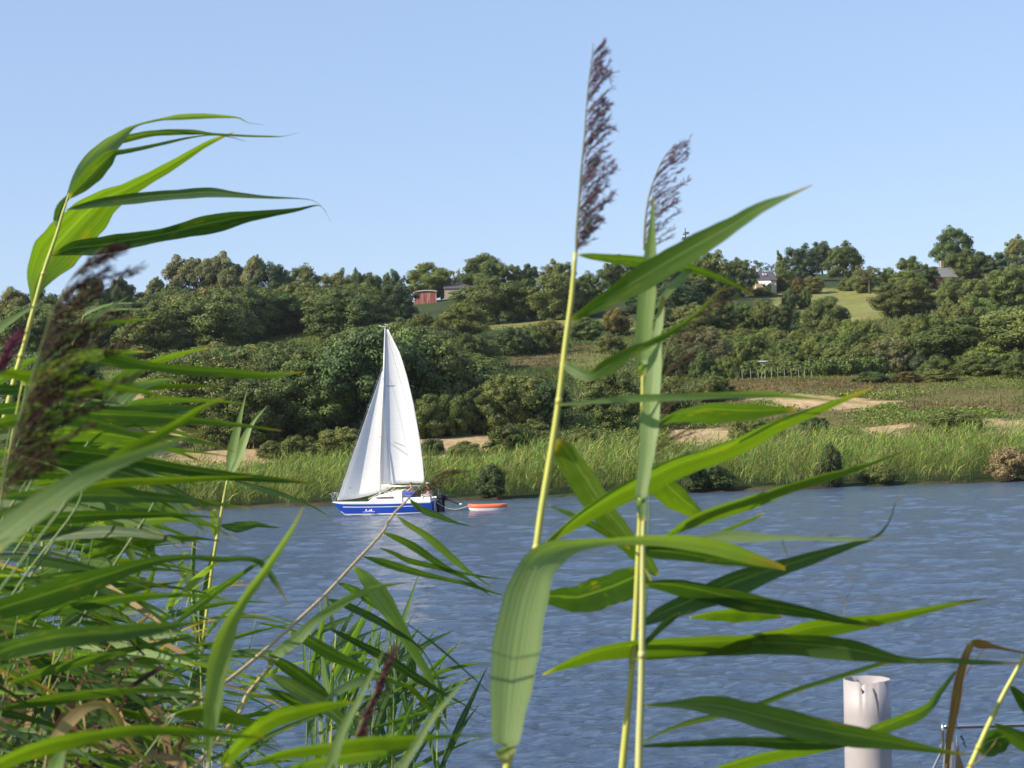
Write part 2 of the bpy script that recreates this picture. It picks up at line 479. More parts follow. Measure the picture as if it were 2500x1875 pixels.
def trunk_mesh(kind, seed):
    rs = random.Random(seed); mb = MB()
    top = {'pine': .8, 'spruce': .97, 'cypress': .9, 'airy': .75}.get(kind, .62)
    r0 = {'pine': .028, 'spruce': .03, 'cypress': .04, 'bush': .02}.get(kind, .035)
    bend = rs.uniform(-.03, .03)
    mb.tube([(0, 0, -.03), (bend, 0, top * .35), (bend * 1.5, bend, top * .7), (bend, bend * 2, top)], [r0 * 1.3, r0, r0 * .7, r0 * .3], 7)
    if kind not in ('spruce', 'cypress'):
        for i in range(7):
            t = i * 2.4; z = top * (.35 + .08 * i); l = rs.uniform(.2, .34)
            mb.tube([(bend, 0, z), (bend + math.cos(t) * l * .5, math.sin(t) * l * .5, z + l * .45), (bend + math.cos(t) * l, math.sin(t) * l, z + l * .75)],
                    [r0 * .45, r0 * .3, r0 * .12], 5)
    me = bpy.data.meshes.new('trunk_' + kind); me.from_pydata(mb.v, [], mb.f); me.materials.append(BARK); return me
TREE = {}
for kd, ns in (('oak', 4), ('tall', 3), ('wood', 5), ('mound', 3), ('bush', 4), ('willow', 2), ('pine', 3), ('spruce', 1), ('cypress', 1), ('airy', 3)):
    TREE[kd] = []
    for s_ in range(ns):
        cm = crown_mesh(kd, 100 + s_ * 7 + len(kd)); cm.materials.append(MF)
        TREE[kd].append((cm, trunk_mesh(kd, 5 + s_)))
rt_ = random.Random(4)
PLACED = []
GREENS = dict(dark=(.066, .105, .034), mid=(.102, .145, .036), olive=(.138, .168, .043), lit=(.138, .188, .038), blue=(.080, .115, .055),
              pale=(.16, .175, .075), gold=(.16, .135, .035), brown=(.14, .095, .045), dry=(.34, .25, .12), pine=(.16, .175, .07))
def plant_tree(name, cat, kind, x, y, wd, h, colr, label, group=None, z=None):
    zz = float(ground(x, y)) - .15 if z is None else z
    e = empty(name, (x, y, zz), rt_.uniform(0, 6.28))
    tag(e, label, cat, group)
    cm, tm = TREE[kind][rt_.randrange(len(TREE[kind]))]
    c = bpy.data.objects.new('crown' if cat != 'bush' else 'foliage', cm); C.objects.link(c); c.parent = e
    f = rt_.uniform(.85, 1.15)
    c.scale = (wd * f, wd / f, h)
    cc = GREENS[colr]; j = rt_.uniform(.85, 1.18)
    c.color = (cc[0] * j * rt_.uniform(.94, 1.06), cc[1] * j, cc[2] * j, 1)
    t = bpy.data.objects.new('trunk' if cat != 'bush' else 'stem', tm); C.objects.link(t); t.parent = e
    t.scale = (max(wd, h * .6), max(wd, h * .6), h)
    PLACED.append((x, y, wd / 2))
    return e
def tree_at(cr, cx, top, base, wpx, kind, colr, label, name='tree', cat='tree', group=None):
    """crown seen from `top` to `base` (photo rows), wpx wide; stands where its base row meets the slope"""
    s = cr(1, 0)[0] - cr(0, 0)[0]
    x, yb = cr(cx, base); _, yt = cr(cx, top)
    if kind in ('oak', 'tall', 'wood', 'airy'): yb = min(yb, yt + 1.22 * wpx * s)
    d, ok = hit(x, yb)
    p = P(x, yb, d)
    gz = float(ground(p.x, p.y))
    ptop = P(x, yt, d)
    return plant_tree(name, cat, kind, p.x, p.y, wpx * s * d / F, max(1.0, ptop.z - gz + .15), colr, label, group)
T = tree_at
# --- skyline and upper slope, right of the reeds (rows read from an enlargement)
T(cH, 60, 325, 650, 280, 'tall', 'mid', 'big dense oak on the ridge just right of the spruce tip', 'oak_tree')
T(cH, 270, 360, 640, 130, 'tall', 'dark', 'narrow dark oak pressed against the grey-roofed white house on its left', 'oak_tree')
T(cH, 400, 358, 560, 170, 'airy', 'blue', 'thin see-through tree standing behind the grey-roofed white house')
T(cH, 300, 370, 640, 215, 'oak', 'dark', 'dark tree overlapping the left end of the grey-roofed white house', 'oak_tree')
T(cH, 440, 556, 612, 150, 'bush', 'olive', 'garden shrub in front of the grey-roofed white house', 'garden_bush', 'bush')
T(cH, 505, 400, 560, 90, 'airy', 'blue', 'small thin tree between the grey-roofed house and the pointed cypress')
T(cH, 580, 318, 575, 175, 'cypress', 'mid', 'pointed green cypress right of the grey-roofed white house', 'cypress_tree')
T(cH, 555, 495, 582, 100, 'bush', 'dark', 'dark clipped yew bush at the foot of the pointed cypress', 'yew_bush', 'bush')
T(cH, 715, 265, 590, 210, 'tall', 'blue', 'left tree of the tall clump on the skyline beside the cypress')
T(cH, 850, 242, 585, 170, 'tall', 'dark', 'dark middle tree of the tall clump on the skyline beside the cypress')
T(cH, 1000, 252, 590, 220, 'tall', 'mid', 'right tree of the tall clump on the skyline, next to the orchard')
T(cH, 690, 500, 600, 110, 'bush', 'gold', 'yellowish garden bush under the tall skyline clump', 'garden_bush', 'bush')
T(cH, 790, 482, 602, 130, 'oak', 'olive', 'small round orchard tree at the top left corner of the meadow', 'orchard_tree')
T(cH, 1015, 500, 580, 120, 'bush', 'olive', 'low rounded bush in the orchard at the top of the meadow', 'garden_bush', 'bush')
T(cH, 1170, 395, 600, 230, 'airy', 'pale', 'spreading pale orchard tree with a bare leaning top on the skyline', 'orchard_tree')
T(cH, 1130, 430, 596, 150, 'oak', 'olive', 'orchard tree in front of the pale one with the bare top', 'orchard_tree')
T(cH, 1290, 425, 592, 130, 'oak', 'mid', 'darker orchard tree at the right end of the orchard', 'orchard_tree')
T(cH, 1445, 345, 560, 180, 'tall', 'mid', 'round skyline tree behind the bright topped tree in the meadow')
T(cH, 1560, 400, 575, 140, 'oak', 'dark', 'low dark tree on the skyline left of the brick cottage')
T(cH, 1745, 150, 500, 250, 'oak', 'mid', 'tallest tree of the skyline, above the brick cottage')
T(cH, 1655, 250, 500, 110, 'airy', 'mid', 'thin leaning side tree left of the tallest skyline tree')
T(cH, 1800, 300, 540, 230, 'tall', 'mid', 'dense tree touching the right side of the brick cottage')
T(cH, 1910, 315, 540, 160, 'tall', 'dark', 'dark tree second to the right of the brick cottage')
T(cH, 2035, 318, 510, 170, 'oak', 'blue', 'rounded blue-green skyline tree near the right edge')
T(cH, 2165, 208, 640, 170, 'tall', 'olive', 'tall skyline tree cut by the right edge of the picture')
T(cH, 2150, 395, 690, 270, 'wood', 'olive', 'broad olive tree below the tall one at the right edge')
T(cH, 2010, 520, 700, 180, 'wood', 'lit', 'bright green tree in front of the broad olive one at the right edge')
T(cH, 1420, 440, 640, 200, 'oak', 'lit', 'bright yellow-green tree at the right side of the meadow', 'oak_tree')
T(cH, 1400, 510, 770, 330, 'oak', 'mid', 'big round oak below the bright yellow-green tree', 'oak_tree')
T(cH, 1540, 580, 760, 150, 'oak', 'dark', 'dark oak leaning on the right of the big round oak by the meadow', 'oak_tree')
T(cH, 1750, 480, 730, 240, 'wood', 'olive', 'pale olive tree directly below the brick cottage')
T(cH, 1880, 500, 740, 200, 'wood', 'olive', 'pale olive tree one to the right of the brick cottage slope')
T(cH, 640, 570, 705, 150, 'bush', 'dark', 'dark bush left of the meadow edge', 'hedge_bush', 'bush')
T(cH, 735, 575, 705, 110, 'bush', 'mid', 'dark green bush at the left edge of the meadow', 'hedge_bush', 'bush')
T(cH, 880, 632, 870, 320, 'mound', 'mid', 'dome-shaped oak in the middle of the meadow foot', 'oak_tree')
for a_ in ((150, 640, 890, 230, 'wood', 'mid', 'first oak of the row below the grey-roofed house, at its left end'),
           (310, 660, 880, 160, 'tall', 'mid', 'second oak from the left in the row below the grey-roofed house'),
           (450, 635, 880, 190, 'tall', 'olive', 'third oak from the left in the row below the grey-roofed house'),
           (575, 670, 870, 170, 'tall', 'dark', 'fourth oak from the left in the row below the grey-roofed house'),
           (665, 700, 850, 90, 'tall', 'dark', 'slim last oak of the row below the grey-roofed house')):
    T(cH, *a_, name='oak_tree', group='row of oaks below the grey-roofed house')
T(cH, 50, 850, 1140, 300, 'willow', 'pale', 'pale silvery willow right of the twin reed stems', 'willow_tree')
T(cH, 185, 1018, 1180, 140, 'bush', 'lit', 'bright round bush under the pale willow', 'round_bush', 'bush')
T(cH, 60, 990, 1180, 160, 'bush', 'mid', 'green bush in the shade left of the bright round bush', 'round_bush', 'bush')
T(cH, 320, 865, 1015, 160, 'bush', 'mid', 'dark bush in the bank right of the pale willow', 'round_bush', 'bush')
T(cH, 810, 870, 1030, 210, 'willow', 'olive', 'grey-green thorn tree in the middle of the scrubby slope', 'thorn_tree')
T(cH, 905, 755, 1020, 170, 'wood', 'olive', 'pale green tree just below the dome-shaped oak')
T(cH, 1045, 770, 1060, 190, 'tall', 'lit', 'bright leafy tree with open foliage below the meadow')
T(cH, 1150, 790, 1090, 200, 'tall', 'mid', 'tree with dark gaps right of the bright leafy one below the meadow')
T(cH, 1300, 900, 1125, 260, 'willow', 'pale', 'wide silvery sallow bush at the foot of the right-hand wood', 'sallow_bush', 'bush')
T(cH, 1500, 985, 1130, 200, 'bush', 'blue', 'blue-green bush right of the wide silvery sallow', 'sallow_bush', 'bush')
T(cH, 1640, 1010, 1130, 180, 'bush', 'mid', 'second blue-green bush along the foot of the right-hand wood', 'sallow_bush', 'bush')
T(cH, 1850, 1040, 1150, 240, 'bush', 'mid', 'broad low bush at the right end of the wood foot', 'sallow_bush', 'bush')
T(cH, 2100, 1060, 1150, 240, 'bush', 'mid', 'low bush at the wood foot by the right edge', 'sallow_bush', 'bush')
for a_ in ((1440, 735, 1010, 190, 'wood', 'mid', 'leftmost tree of the right-hand wood, under the big round oak'),
           (1590, 725, 1050, 240, 'wood', 'mid', 'second tree of the right-hand wood from its left end'),
           (1750, 640, 1080, 290, 'wood', 'olive', 'tall pale topped tree in the centre of the right-hand wood'),
           (1900, 615, 1080, 260, 'wood', 'mid', 'tree with dark hollows right of the centre of the right-hand wood'),
           (2060, 680, 1090, 250, 'wood', 'mid', 'last but one tree of the right-hand wood'),
           (2180, 690, 1100, 230, 'wood', 'olive', 'tree of the right-hand wood cut by the picture edge')):
    T(cH, *a_, name='oak_tree', group='trees of the right-hand wood')
T(cH, 150, 1160, 1285, 220, 'bush', 'mid', 'rounded sallow bush below the white fence posts', 'sallow_bush', 'bush')
T(cH, 1180, 1130, 1200, 260, 'bush', 'mid', 'low bramble bush at the right end of the hedge', 'bramble_bush', 'bush')
T(cH, 1420, 1130, 1200, 200, 'bush', 'gold', 'reddish low bramble bush in the marsh meadow', 'bramble_bush', 'bush')
T(cH, 1640, 1120, 1195, 260, 'bush', 'olive', 'low green bramble bush right of the reddish one', 'bramble_bush', 'bush')
T(cH, 2170, 1075, 1150, 120, 'bush', 'lit', 'bright small bush at the right edge below the wood', 'bramble_bush', 'bush')
cI = crop(1700, 950, 2.765)
T(cI, 800, 190, 290, 190, 'bush', 'dark', 'small dark bush at the top edge of the far reeds', 'sallow_bush', 'bush')
T(cI, 1740, 150, 290, 430, 'bush', 'olive', 'wide grey-green bush behind the far reeds near the right edge', 'sallow_bush', 'bush')
T(cI, 280, 215, 330, 130, 'bush', 'olive', 'small pale bush at the right end of the tan field patch', 'sallow_bush', 'bush')
T(cI, 440, 195, 330, 240, 'bush', 'olive', 'pale bush beside the small one at the end of the tan field patch', 'sallow_bush', 'bush')
# --- middle of the picture
T(cK, 60, 40, 290, 150, 'pine', 'pine', 'rightmost pine of the clump on the left skyline', 'pine_tree')
T(cK, 195, 118, 280, 240, 'oak', 'dark', 'dark rounded tree right next to the pine clump')
T(cK, 400, 135, 420, 240, 'oak', 'olive', 'big olive crown on the skyline between the pines and the sail')
T(cK, 620, 160, 430, 200, 'wood', 'olive', 'olive skyline tree halfway between the pines and the red barn')
T(cK, 755, 155, 380, 110, 'tall', 'dark', 'narrow dark skyline tree above the mast top, left')
T(cK, 855, 180, 420, 150, 'wood', 'mid', 'mid green skyline tree nearly above the mast')
T(cK, 985, 158, 400, 130, 'tall', 'dark', 'dark spiky topped skyline tree left of the red barn')
T(cK, 340, 240, 560, 280, 'wood', 'mid', 'large wood tree on the upper slope, left of the sail')
T(cK, 520, 300, 600, 260, 'wood', 'mid', 'large wood tree on the upper slope left of the mast top')
T(cK, 690, 260, 580, 220, 'wood', 'mid', 'upper slope tree half way from the pines to the red barn')
T(cK, 800, 240, 560, 220, 'wood', 'mid', 'upper slope tree directly above the mast top')
T(cK, 1030, 235, 520, 240, 'tall', 'dark', 'large dark tree touching the left side of the red barn')
T(cK, 900, 330, 560, 180, 'wood', 'dark', 'dark tree left below the red barn')
T(cK, 1240, 112, 300, 250, 'oak', 'lit', 'rounded ivy-green tree behind the red barn')
T(cK, 1320, 190, 300, 90, 'oak', 'dark', 'small dark tree between the red barn and the stone house')
T(cK, 1400, 160, 240, 100, 'airy', 'mid', 'thin tree behind the stone house, left of its chimney')
T(cK, 1610, 50, 240, 290, 'oak', 'mid', 'round dark skyline tree right of the stone house chimney', 'oak_tree')
T(cK, 1810, 130, 260, 140, 'oak', 'mid', 'small skyline tree right of the round one by the chimney')
T(cK, 1915, 120, 270, 120, 'oak', 'blue', 'blue-green small skyline tree left of the tall flowering reed')
T(cK, 2110, 95, 330, 190, 'tall', 'mid', 'skyline tree standing behind the stem of the tall flowering reed')
T(cK, 1500, 270, 420, 220, 'oak', 'mid', 'tree hiding the lower wall of the stone house', 'oak_tree')
T(cK, 1700, 205, 530, 380, 'oak', 'mid', 'huge spreading tree with a dark hollow below the stone house', 'oak_tree')
T(cK, 1870, 220, 530, 240, 'wood', 'mid', 'tree right of the huge spreading one below the stone house')
T(cK, 2090, 180, 500, 280, 'wood', 'olive', 'olive tree left of the reed stem on the upper slope')
T(cK, 1480, 385, 640, 290, 'oak', 'lit', 'bright green oak in front of the huge spreading tree', 'oak_tree')
T(cK, 1220, 455, 720, 230, 'oak', 'olive', 'bright olive tree just right of the sail head')
T(cK, 1070, 480, 740, 190, 'wood', 'mid', 'tree touching the head of the mainsail on its right')
T(cK, 1340, 520, 700, 180, 'wood', 'mid', 'tree between the two bright ones right of the sail head')
T(cK, 1800, 560, 740, 240, 'bush', 'dark', 'dark scrub below the narrow tan field strip', 'scrub_bush', 'bush')
T(cK, 1930, 530, 730, 190, 'bush', 'mid', 'green scrub in the middle below the narrow field strip', 'scrub_bush', 'bush')
T(cK, 2060, 490, 720, 210, 'bush', 'olive', 'olive scrub next to the reed stem below the field strip', 'scrub_bush', 'bush')
T(cK, 1600, 620, 840, 260, 'wood', 'mid', 'tree at the left end of the brown bracken patch')
for i_, a_ in enumerate(((1180, 640, 920, 240, 'wood', 'olive'), (1380, 620, 900, 230, 'wood', 'mid'), (1520, 590, 880, 220, 'wood', 'mid'))):
    T(cK, *a_, 'tree in the row behind the lowest wood edge, %s from the sail' % ('first', 'second', 'third')[i_])
T(cK, 1240, 1000, 1300, 270, 'wood', 'mid', 'wood edge tree right beside the leech of the mainsail', 'oak_tree')
T(cK, 1410, 990, 1290, 250, 'wood', 'mid', 'second wood edge tree from the sail, above the tan field', 'oak_tree')
T(cK, 1560, 970, 1265, 260, 'wood', 'mid', 'third wood edge tree from the sail, above the tan field', 'oak_tree')
T(cK, 1690, 880, 1260, 320, 'wood', 'olive', 'fourth wood edge tree from the sail, a broad one', 'oak_tree')
T(cK, 1870, 870, 1250, 320, 'wood', 'mid', 'fifth wood edge tree from the sail, dark underneath', 'oak_tree')
T(cK, 2030, 920, 1240, 270, 'wood', 'dark', 'last dark wood edge tree before the tall reed stem', 'oak_tree')
T(cK, 1800, 1200, 1400, 330, 'bush', 'mid', 'large round bush at the right end of the tan field by the reeds', 'sallow_bush', 'bush')
T(cK, 1480, 1325, 1430, 200, 'bush', 'olive', 'grey-green low bush in front of the tan field', 'sallow_bush', 'bush')
T(cK, 1260, 1300, 1420, 160, 'bush', 'dark', 'dark little bush at the left end of the tan field by the sail', 'sallow_bush', 'bush')
T(cK, 2060, 1270, 1430, 280, 'bush', 'mid', 'low bush behind the reeds next to the tall reed stem', 'sallow_bush', 'bush')
T(cK, 640, 1225, 1410, 350, 'bush', 'olive', 'wide grey-green sallow left of the jib', 'sallow_bush', 'bush')
T(cK, 360, 1290, 1430, 260, 'bush', 'olive', 'grey-green sallow two places left of the jib', 'sallow_bush', 'bush')
T(cK, 170, 1330, 1440, 200, 'bush', 'mid', 'small sallow at the right end of the left tan field', 'sallow_bush', 'bush')
# between and behind the two tall reeds
T(cF, 880, 60, 420, 230, 'oak', 'mid', 'skyline tree left of the twin reed stems', 'oak_tree')
T(cF, 1000, 100, 440, 180, 'oak', 'mid', 'skyline tree directly behind the twin reed stems', 'oak_tree')
T(cF, 1150, 90, 440, 200, 'oak', 'mid', 'skyline tree just right of the twin reed stems', 'oak_tree')
T(cF, 1500, 40, 520, 330, 'tall', 'mid', 'tall broad oak on the skyline right of the twin reed stems', 'oak_tree')
T(cF, 1340, 90, 500, 200, 'oak', 'dark', 'dark oak between the twin stems and the tall broad oak', 'oak_tree')
T(cF, 660, 180, 500, 240, 'oak', 'mid', 'tree right of the tall reed stem on the upper slope')
T(cF, 640, 480, 640, 220, 'wood', 'mid', 'dark tree under the big diagonal leaf of the tall reed')
T(cF, 850, 420, 610, 190, 'oak', 'gold', 'golden tinted tree beside the twin reed stems')
T(cF, 800, 600, 730, 230, 'bush', 'olive', 'olive bush under the golden tinted tree', 'scrub_bush', 'bush')
T(cF, 1350, 390, 640, 260, 'wood', 'olive', 'olive tree under the tall broad oak right of the twin stems')
T(cF, 1180, 440, 640, 170, 'wood', 'dark', 'dark tree right of the twin stems above the brown plume')
T(cF, 820, 830, 1250, 380, 'oak', 'mid', 'isolated round tree at the river flat between the tall reeds', 'oak_tree')
T(cF, 1200, 900, 1130, 250, 'bush', 'mid', 'bush behind the brown plume on the right', 'scrub_bush', 'bush')
T(cF, 1480, 880, 1050, 240, 'bush', 'mid', 'rounded bush right of the brown plume', 'scrub_bush', 'bush')
T(cF, 280, 1190, 1370, 330, 'bush', 'mid', 'broad bush at the reeds left of the tall reed stem', 'scrub_bush', 'bush')
T(cF, 620, 1240, 1360, 260, 'bush', 'olive', 'flat bush between the tall reed stem and the isolated tree', 'scrub_bush', 'bush')
# spruce tip
T(cE, 1018, 1115, 1500, 250, 'spruce', 'dark', 'small spruce tip sticking out above the skyline', 'spruce_tree')
# --- left part
T(cL, 90, 280, 620, 240, 'oak', 'olive', 'rounded olive tree on the skyline at the left edge')
T(cL, 290, 288, 580, 240, 'oak', 'mid', 'skyline tree behind the leaning reed stem at the left')
T(cL, 455, 272, 500, 130, 'airy', 'pale', 'half dead grey tree on the left skyline')
T(cL, 640, 215, 520, 230, 'oak', 'mid', 'skyline tree behind the blurred brown plume')
T(cL, 810, 208, 500, 160, 'oak', 'dark', 'dark topped skyline tree right of the brown plume')
T(cL, 880, 262, 540, 190, 'oak', 'mid', 'mid green tree left of the pine clump on the skyline')
T(cL, 1050, 195, 420, 160, 'pine', 'pine', 'small leftmost pine of the clump on the left skyline', 'pine_tree')
T(cL, 1220, 72, 400, 240, 'pine', 'pine', 'second pine from the left in the skyline clump', 'pine_tree')
T(cL, 1350, 55, 400, 260, 'pine', 'pine', 'third pine from the left in the skyline clump', 'pine_tree')
T(cL, 1470, 48, 400, 240, 'pine', 'pine', 'fourth pine from the left, the middle crown of the skyline clump', 'pine_tree')
T(cL, 1570, 90, 380, 220, 'pine', 'pine', 'fifth pine of the skyline clump, low and shaded', 'pine_tree')
T(cL, 1000, 330, 620, 220, 'wood', 'olive', 'olive tree below the small leftmost pine')
T(cL, 1190, 270, 640, 260, 'wood', 'mid', 'tree below the second pine of the skyline clump')
T(cL, 1480, 270, 600, 320, 'wood', 'gold', 'yellowish tree below the middle of the pine clump')
T(cL, 1520, 415, 720, 330, 'wood', 'lit', 'bright tree in the gap below the yellowish one')
T(cL, 1720, 280, 640, 330, 'wood', 'mid', 'tree right of the yellowish one on the upper left slope')
T(cL, 100, 440, 740, 260, 'wood', 'mid', 'slope tree behind the leaning reed at the left edge')
T(cL, 310, 450, 740, 260, 'wood', 'mid', 'slope tree behind the base of the blurred plume')
T(cL, 560, 400, 740, 260, 'wood', 'dark', 'dark slope tree behind the blurred brown plume')
T(cL, 740, 470, 800, 280, 'wood', 'mid', 'slope tree under the small sharp reed tip at the left')
T(cL, 930, 450, 800, 280, 'wood', 'dark', 'dark hollow tree above the left tan field')
T(cL, 1140, 500, 800, 260, 'wood', 'mid', 'last slope tree above the left tan field')

# --- fill of the closed woods: base points scattered over the slope, none where a tree already stands
ORD = ['first','second','third','fourth','fifth','sixth','seventh','eighth','ninth','tenth','eleventh','twelfth','thirteenth','fourteenth','fifteenth','sixteenth','seventeenth','eighteenth','nineteenth','twentieth',
       'twenty-first','twenty-second','twenty-third','twenty-fourth','twenty-fifth','twenty-sixth','twenty-seventh','twenty-eighth','twenty-ninth','thirtieth']
def fill(poly, bound, step, kinds, cols, size, what, group, seed, name='oak_tree'):
    """poly in photo units (2212 wide); walk over the ground below it; no crown may rise over the bound line"""
    r = random.Random(seed); n = 0; row = 0
    bx = [q[0] for q in bound]; by = [q[1] for q in bound]
    for yy in np.arange(196, 520, step):
        found = []
        for xx in np.arange(-150, 160, step):
            x = xx + r.uniform(-.38, .38) * step; y = yy + r.uniform(-.38, .38) * step
            g = float(ground(x, y)); px, py = [float(q) for q in projn(x, y, g)]
            if not inpoly(np.array([px]), np.array([py]), poly)[0]: continue
            wd = size * r.uniform(.85, 1.35); h = wd * r.uniform(.85, 1.1)
            k = F * .8848 / y
            lim = max(np.interp([px - wd * k * .45, px, px + wd * k * .45], bx, by))
            hmax = (py - lim) / k
            if hmax < h:
                hmax -= r.uniform(0, .12) * h
                if hmax < .5 * h: continue
                f = hmax / h; h = hmax; wd *= max(f, .85)
            if any((x - a) ** 2 + (y - b) ** 2 < (.36 * (c + wd * .5)) ** 2 for a, b, c in PLACED): continue
            found.append((x, y, wd, h, r.choice(kinds), r.choice(cols), px))
        found.sort(key=lambda q: q[6]); m = len(found)
        for i, q in enumerate(found):
            wh = 'alone in it' if m == 1 else ORD[i] + ' from the left'
            plant_tree(name, 'tree', q[4], q[0], q[1], q[2], q[3], q[5], 'tree %s, %s row up, %s' % (what, ORD[row], wh), group); n += 1
        if m: row += 1
    return n
nf = [fill([(380,775),(440,760),(560,750),(700,744),(840,740),(1000,740),(1090,770),(1170,830),(1130,930),(900,946),(840,960),(600,966),(440,970),(380,900),(380,800)],
     [(360,745),(440,720),(555,712),(590,738),(665,736),(690,705),(760,688),(840,690),(900,696),(1000,706),(1060,742),(1100,752),(1170,790)], 7.2,
     ['wood', 'wood', 'oak'], ['mid', 'mid', 'olive', 'dark', 'mid', 'olive'], 9.6, 'in the wood behind the sails', 'trees packed in the wood behind the sails', 1),
  fill([(-20,640),(300,640),(560,640),(900,650),(1200,640),(1230,680),(1060,690),(1050,740),(840,740),(700,742),(665,728),(590,728),(560,746),(390,792),(-20,800)],
     [(0,655),(130,650),(200,640),(300,652),(340,630),(400,618),(560,615),(640,610),(700,612),(860,618),(880,668),(955,668),(962,652),(1090,628),(1250,630)], 9.2,
     ['wood', 'oak', 'tall'], ['mid', 'mid', 'dark', 'olive'], 11.5, 'in the upper slope wood', 'trees of the upper slope wood', 2),
  fill([(2030,640),(2260,620),(2260,800),(1960,800),(1940,750),(2050,720)], [(1940,700),(2030,665),(2100,650),(2260,625)], 10.5, ['wood', 'oak'], ['mid', 'olive'], 11,
     'inside the wood at the right edge', 'trees inside the right-hand wood', 3),
  fill([(1250,640),(1560,620),(1640,650),(1640,700),(1250,690)], [(1250,612),(1440,592),(1500,600),(1560,585),(1625,640),(1680,660)], 12, ['wood', 'oak'], ['mid', 'dark'], 11,
     'in the belt between the tall reeds', 'trees of the skyline belt between the reeds', 5),
  fill([(-20,800),(160,800),(180,1000),(-20,1010)], [(0,730),(200,760)], 10, ['wood', 'oak'], ['mid', 'dark'], 9,
     'of the far bank behind the left reeds', 'far bank trees at the left edge', 6)]
print('filled', nf)
# scrub bushes of the open slope on the right
rb = random.Random(77)
SCRUB = [(1420,730),(1560,745),(1760,745),(1990,770),(2212,800),(2212,818),(1800,805),(1560,800),(1420,815)]
for i in range(420):
    px, py = rb.uniform(1400, 2230), rb.uniform(728, 820)
    if not inpoly(np.array([px]), np.array([py]), SCRUB)[0]: continue
    d, ok = hit(px / .8848, py / .8848); p = P(px / .8848, py / .8848, d)
    if any((p.x - a) ** 2 + (p.y - b) ** 2 < (.62 * (c + 1.6)) ** 2 for a, b, c in PLACED): continue
    wd = rb.uniform(3.0, 5.6)
    plant_tree('scrub_bush', 'bush', 'bush', p.x, p.y, wd, wd * rb.uniform(.5, .8), rb.choice(['mid', 'olive', 'lit', 'olive', 'mid']),
               'PLACE:scrub bush above the white fence posts', 'scrub bushes above the fence posts')

# ------------------------------------------------------------------ low vegetation of the far bank
def blades(pos, n_each, h, wdt, lean, rs, cols, seg=2, spread=.3, name='blades'):
    m = len(pos) * n_each
    base = np.repeat(pos, n_each, 0) + np.concatenate([rs.normal(0, spread, (m, 2)), np.zeros((m, 1))], 1)
    H = h * rs.uniform(.6, 1.15, m); az = rs.uniform(0, 6.28, m)
    wv = np.stack([np.cos(az), np.sin(az), np.zeros(m)], 1) * wdt * rs.uniform(.6, 1.4, m)[:, None]
    ln = np.stack([lean + rs.normal(0, .22, m), rs.normal(0, .22, m)], 1) * H[:, None]
    V = []
    for s in range(seg + 1):
        t = s / seg
        c = base.copy(); c[:, 2] += H * t * (1 - .12 * t); c[:, :2] += ln * t * t
        k = 1 - .85 * t if s else 1
        V += [c - wv * k, c + wv * k]
    V = np.stack(V, 1)
    idx = np.arange(m)[:, None] * (2 * (seg + 1))
    Fa = np.concatenate([idx + np.array([[2 * s, 2 * s + 1, 2 * s + 3, 2 * s + 2]]) for s in range(seg)], 0)
    cc = cols[rs.randint(0, len(cols), m)] * rs.uniform(.7, 1.35, (m, 1))
    return V.reshape(-1, 3), Fa, np.repeat(cc, 2 * (seg + 1), 0)
def leaflets(pos, n_each, size, spread, h, rs, cols, tone=None):
    m = len(pos) * n_each
    p = np.repeat(pos, n_each, 0) + np.concatenate([rs.normal(0, spread, (m, 2)), rs.uniform(0, h, (m, 1))], 1)
    nr = rs.normal(size=(m, 3)); nr[:, 2] = abs(nr[:, 2]) + .5; nr /= np.linalg.norm(nr, axis=1)[:, None]
    a = np.cross(nr, rs.normal(size=(m, 3))); a /= np.linalg.norm(a, axis=1)[:, None]; b = np.cross(nr, a)
    s = size * rs.uniform(.5, 1.4, m)[:, None]
    V = np.stack([p - a * s * 1.3, p - b * s * .8, p + a * s * 1.3, p + b * s * .8], 1).reshape(-1, 3)
    cc = cols[np.repeat(rs.randint(0, len(cols), len(pos)), n_each)] * rs.uniform(.6, 1.4, (m, 1))
    return V, np.arange(4 * m).reshape(m, 4), np.repeat(cc, 4, 0)
def join(parts):
    V, Fa, Cc, o = [], [], [], 0
    for v, f, c in parts: V.append(v); Fa.append(f + o); Cc.append(c); o += len(v)
    return np.concatenate(V), np.concatenate(Fa), np.concatenate(Cc)
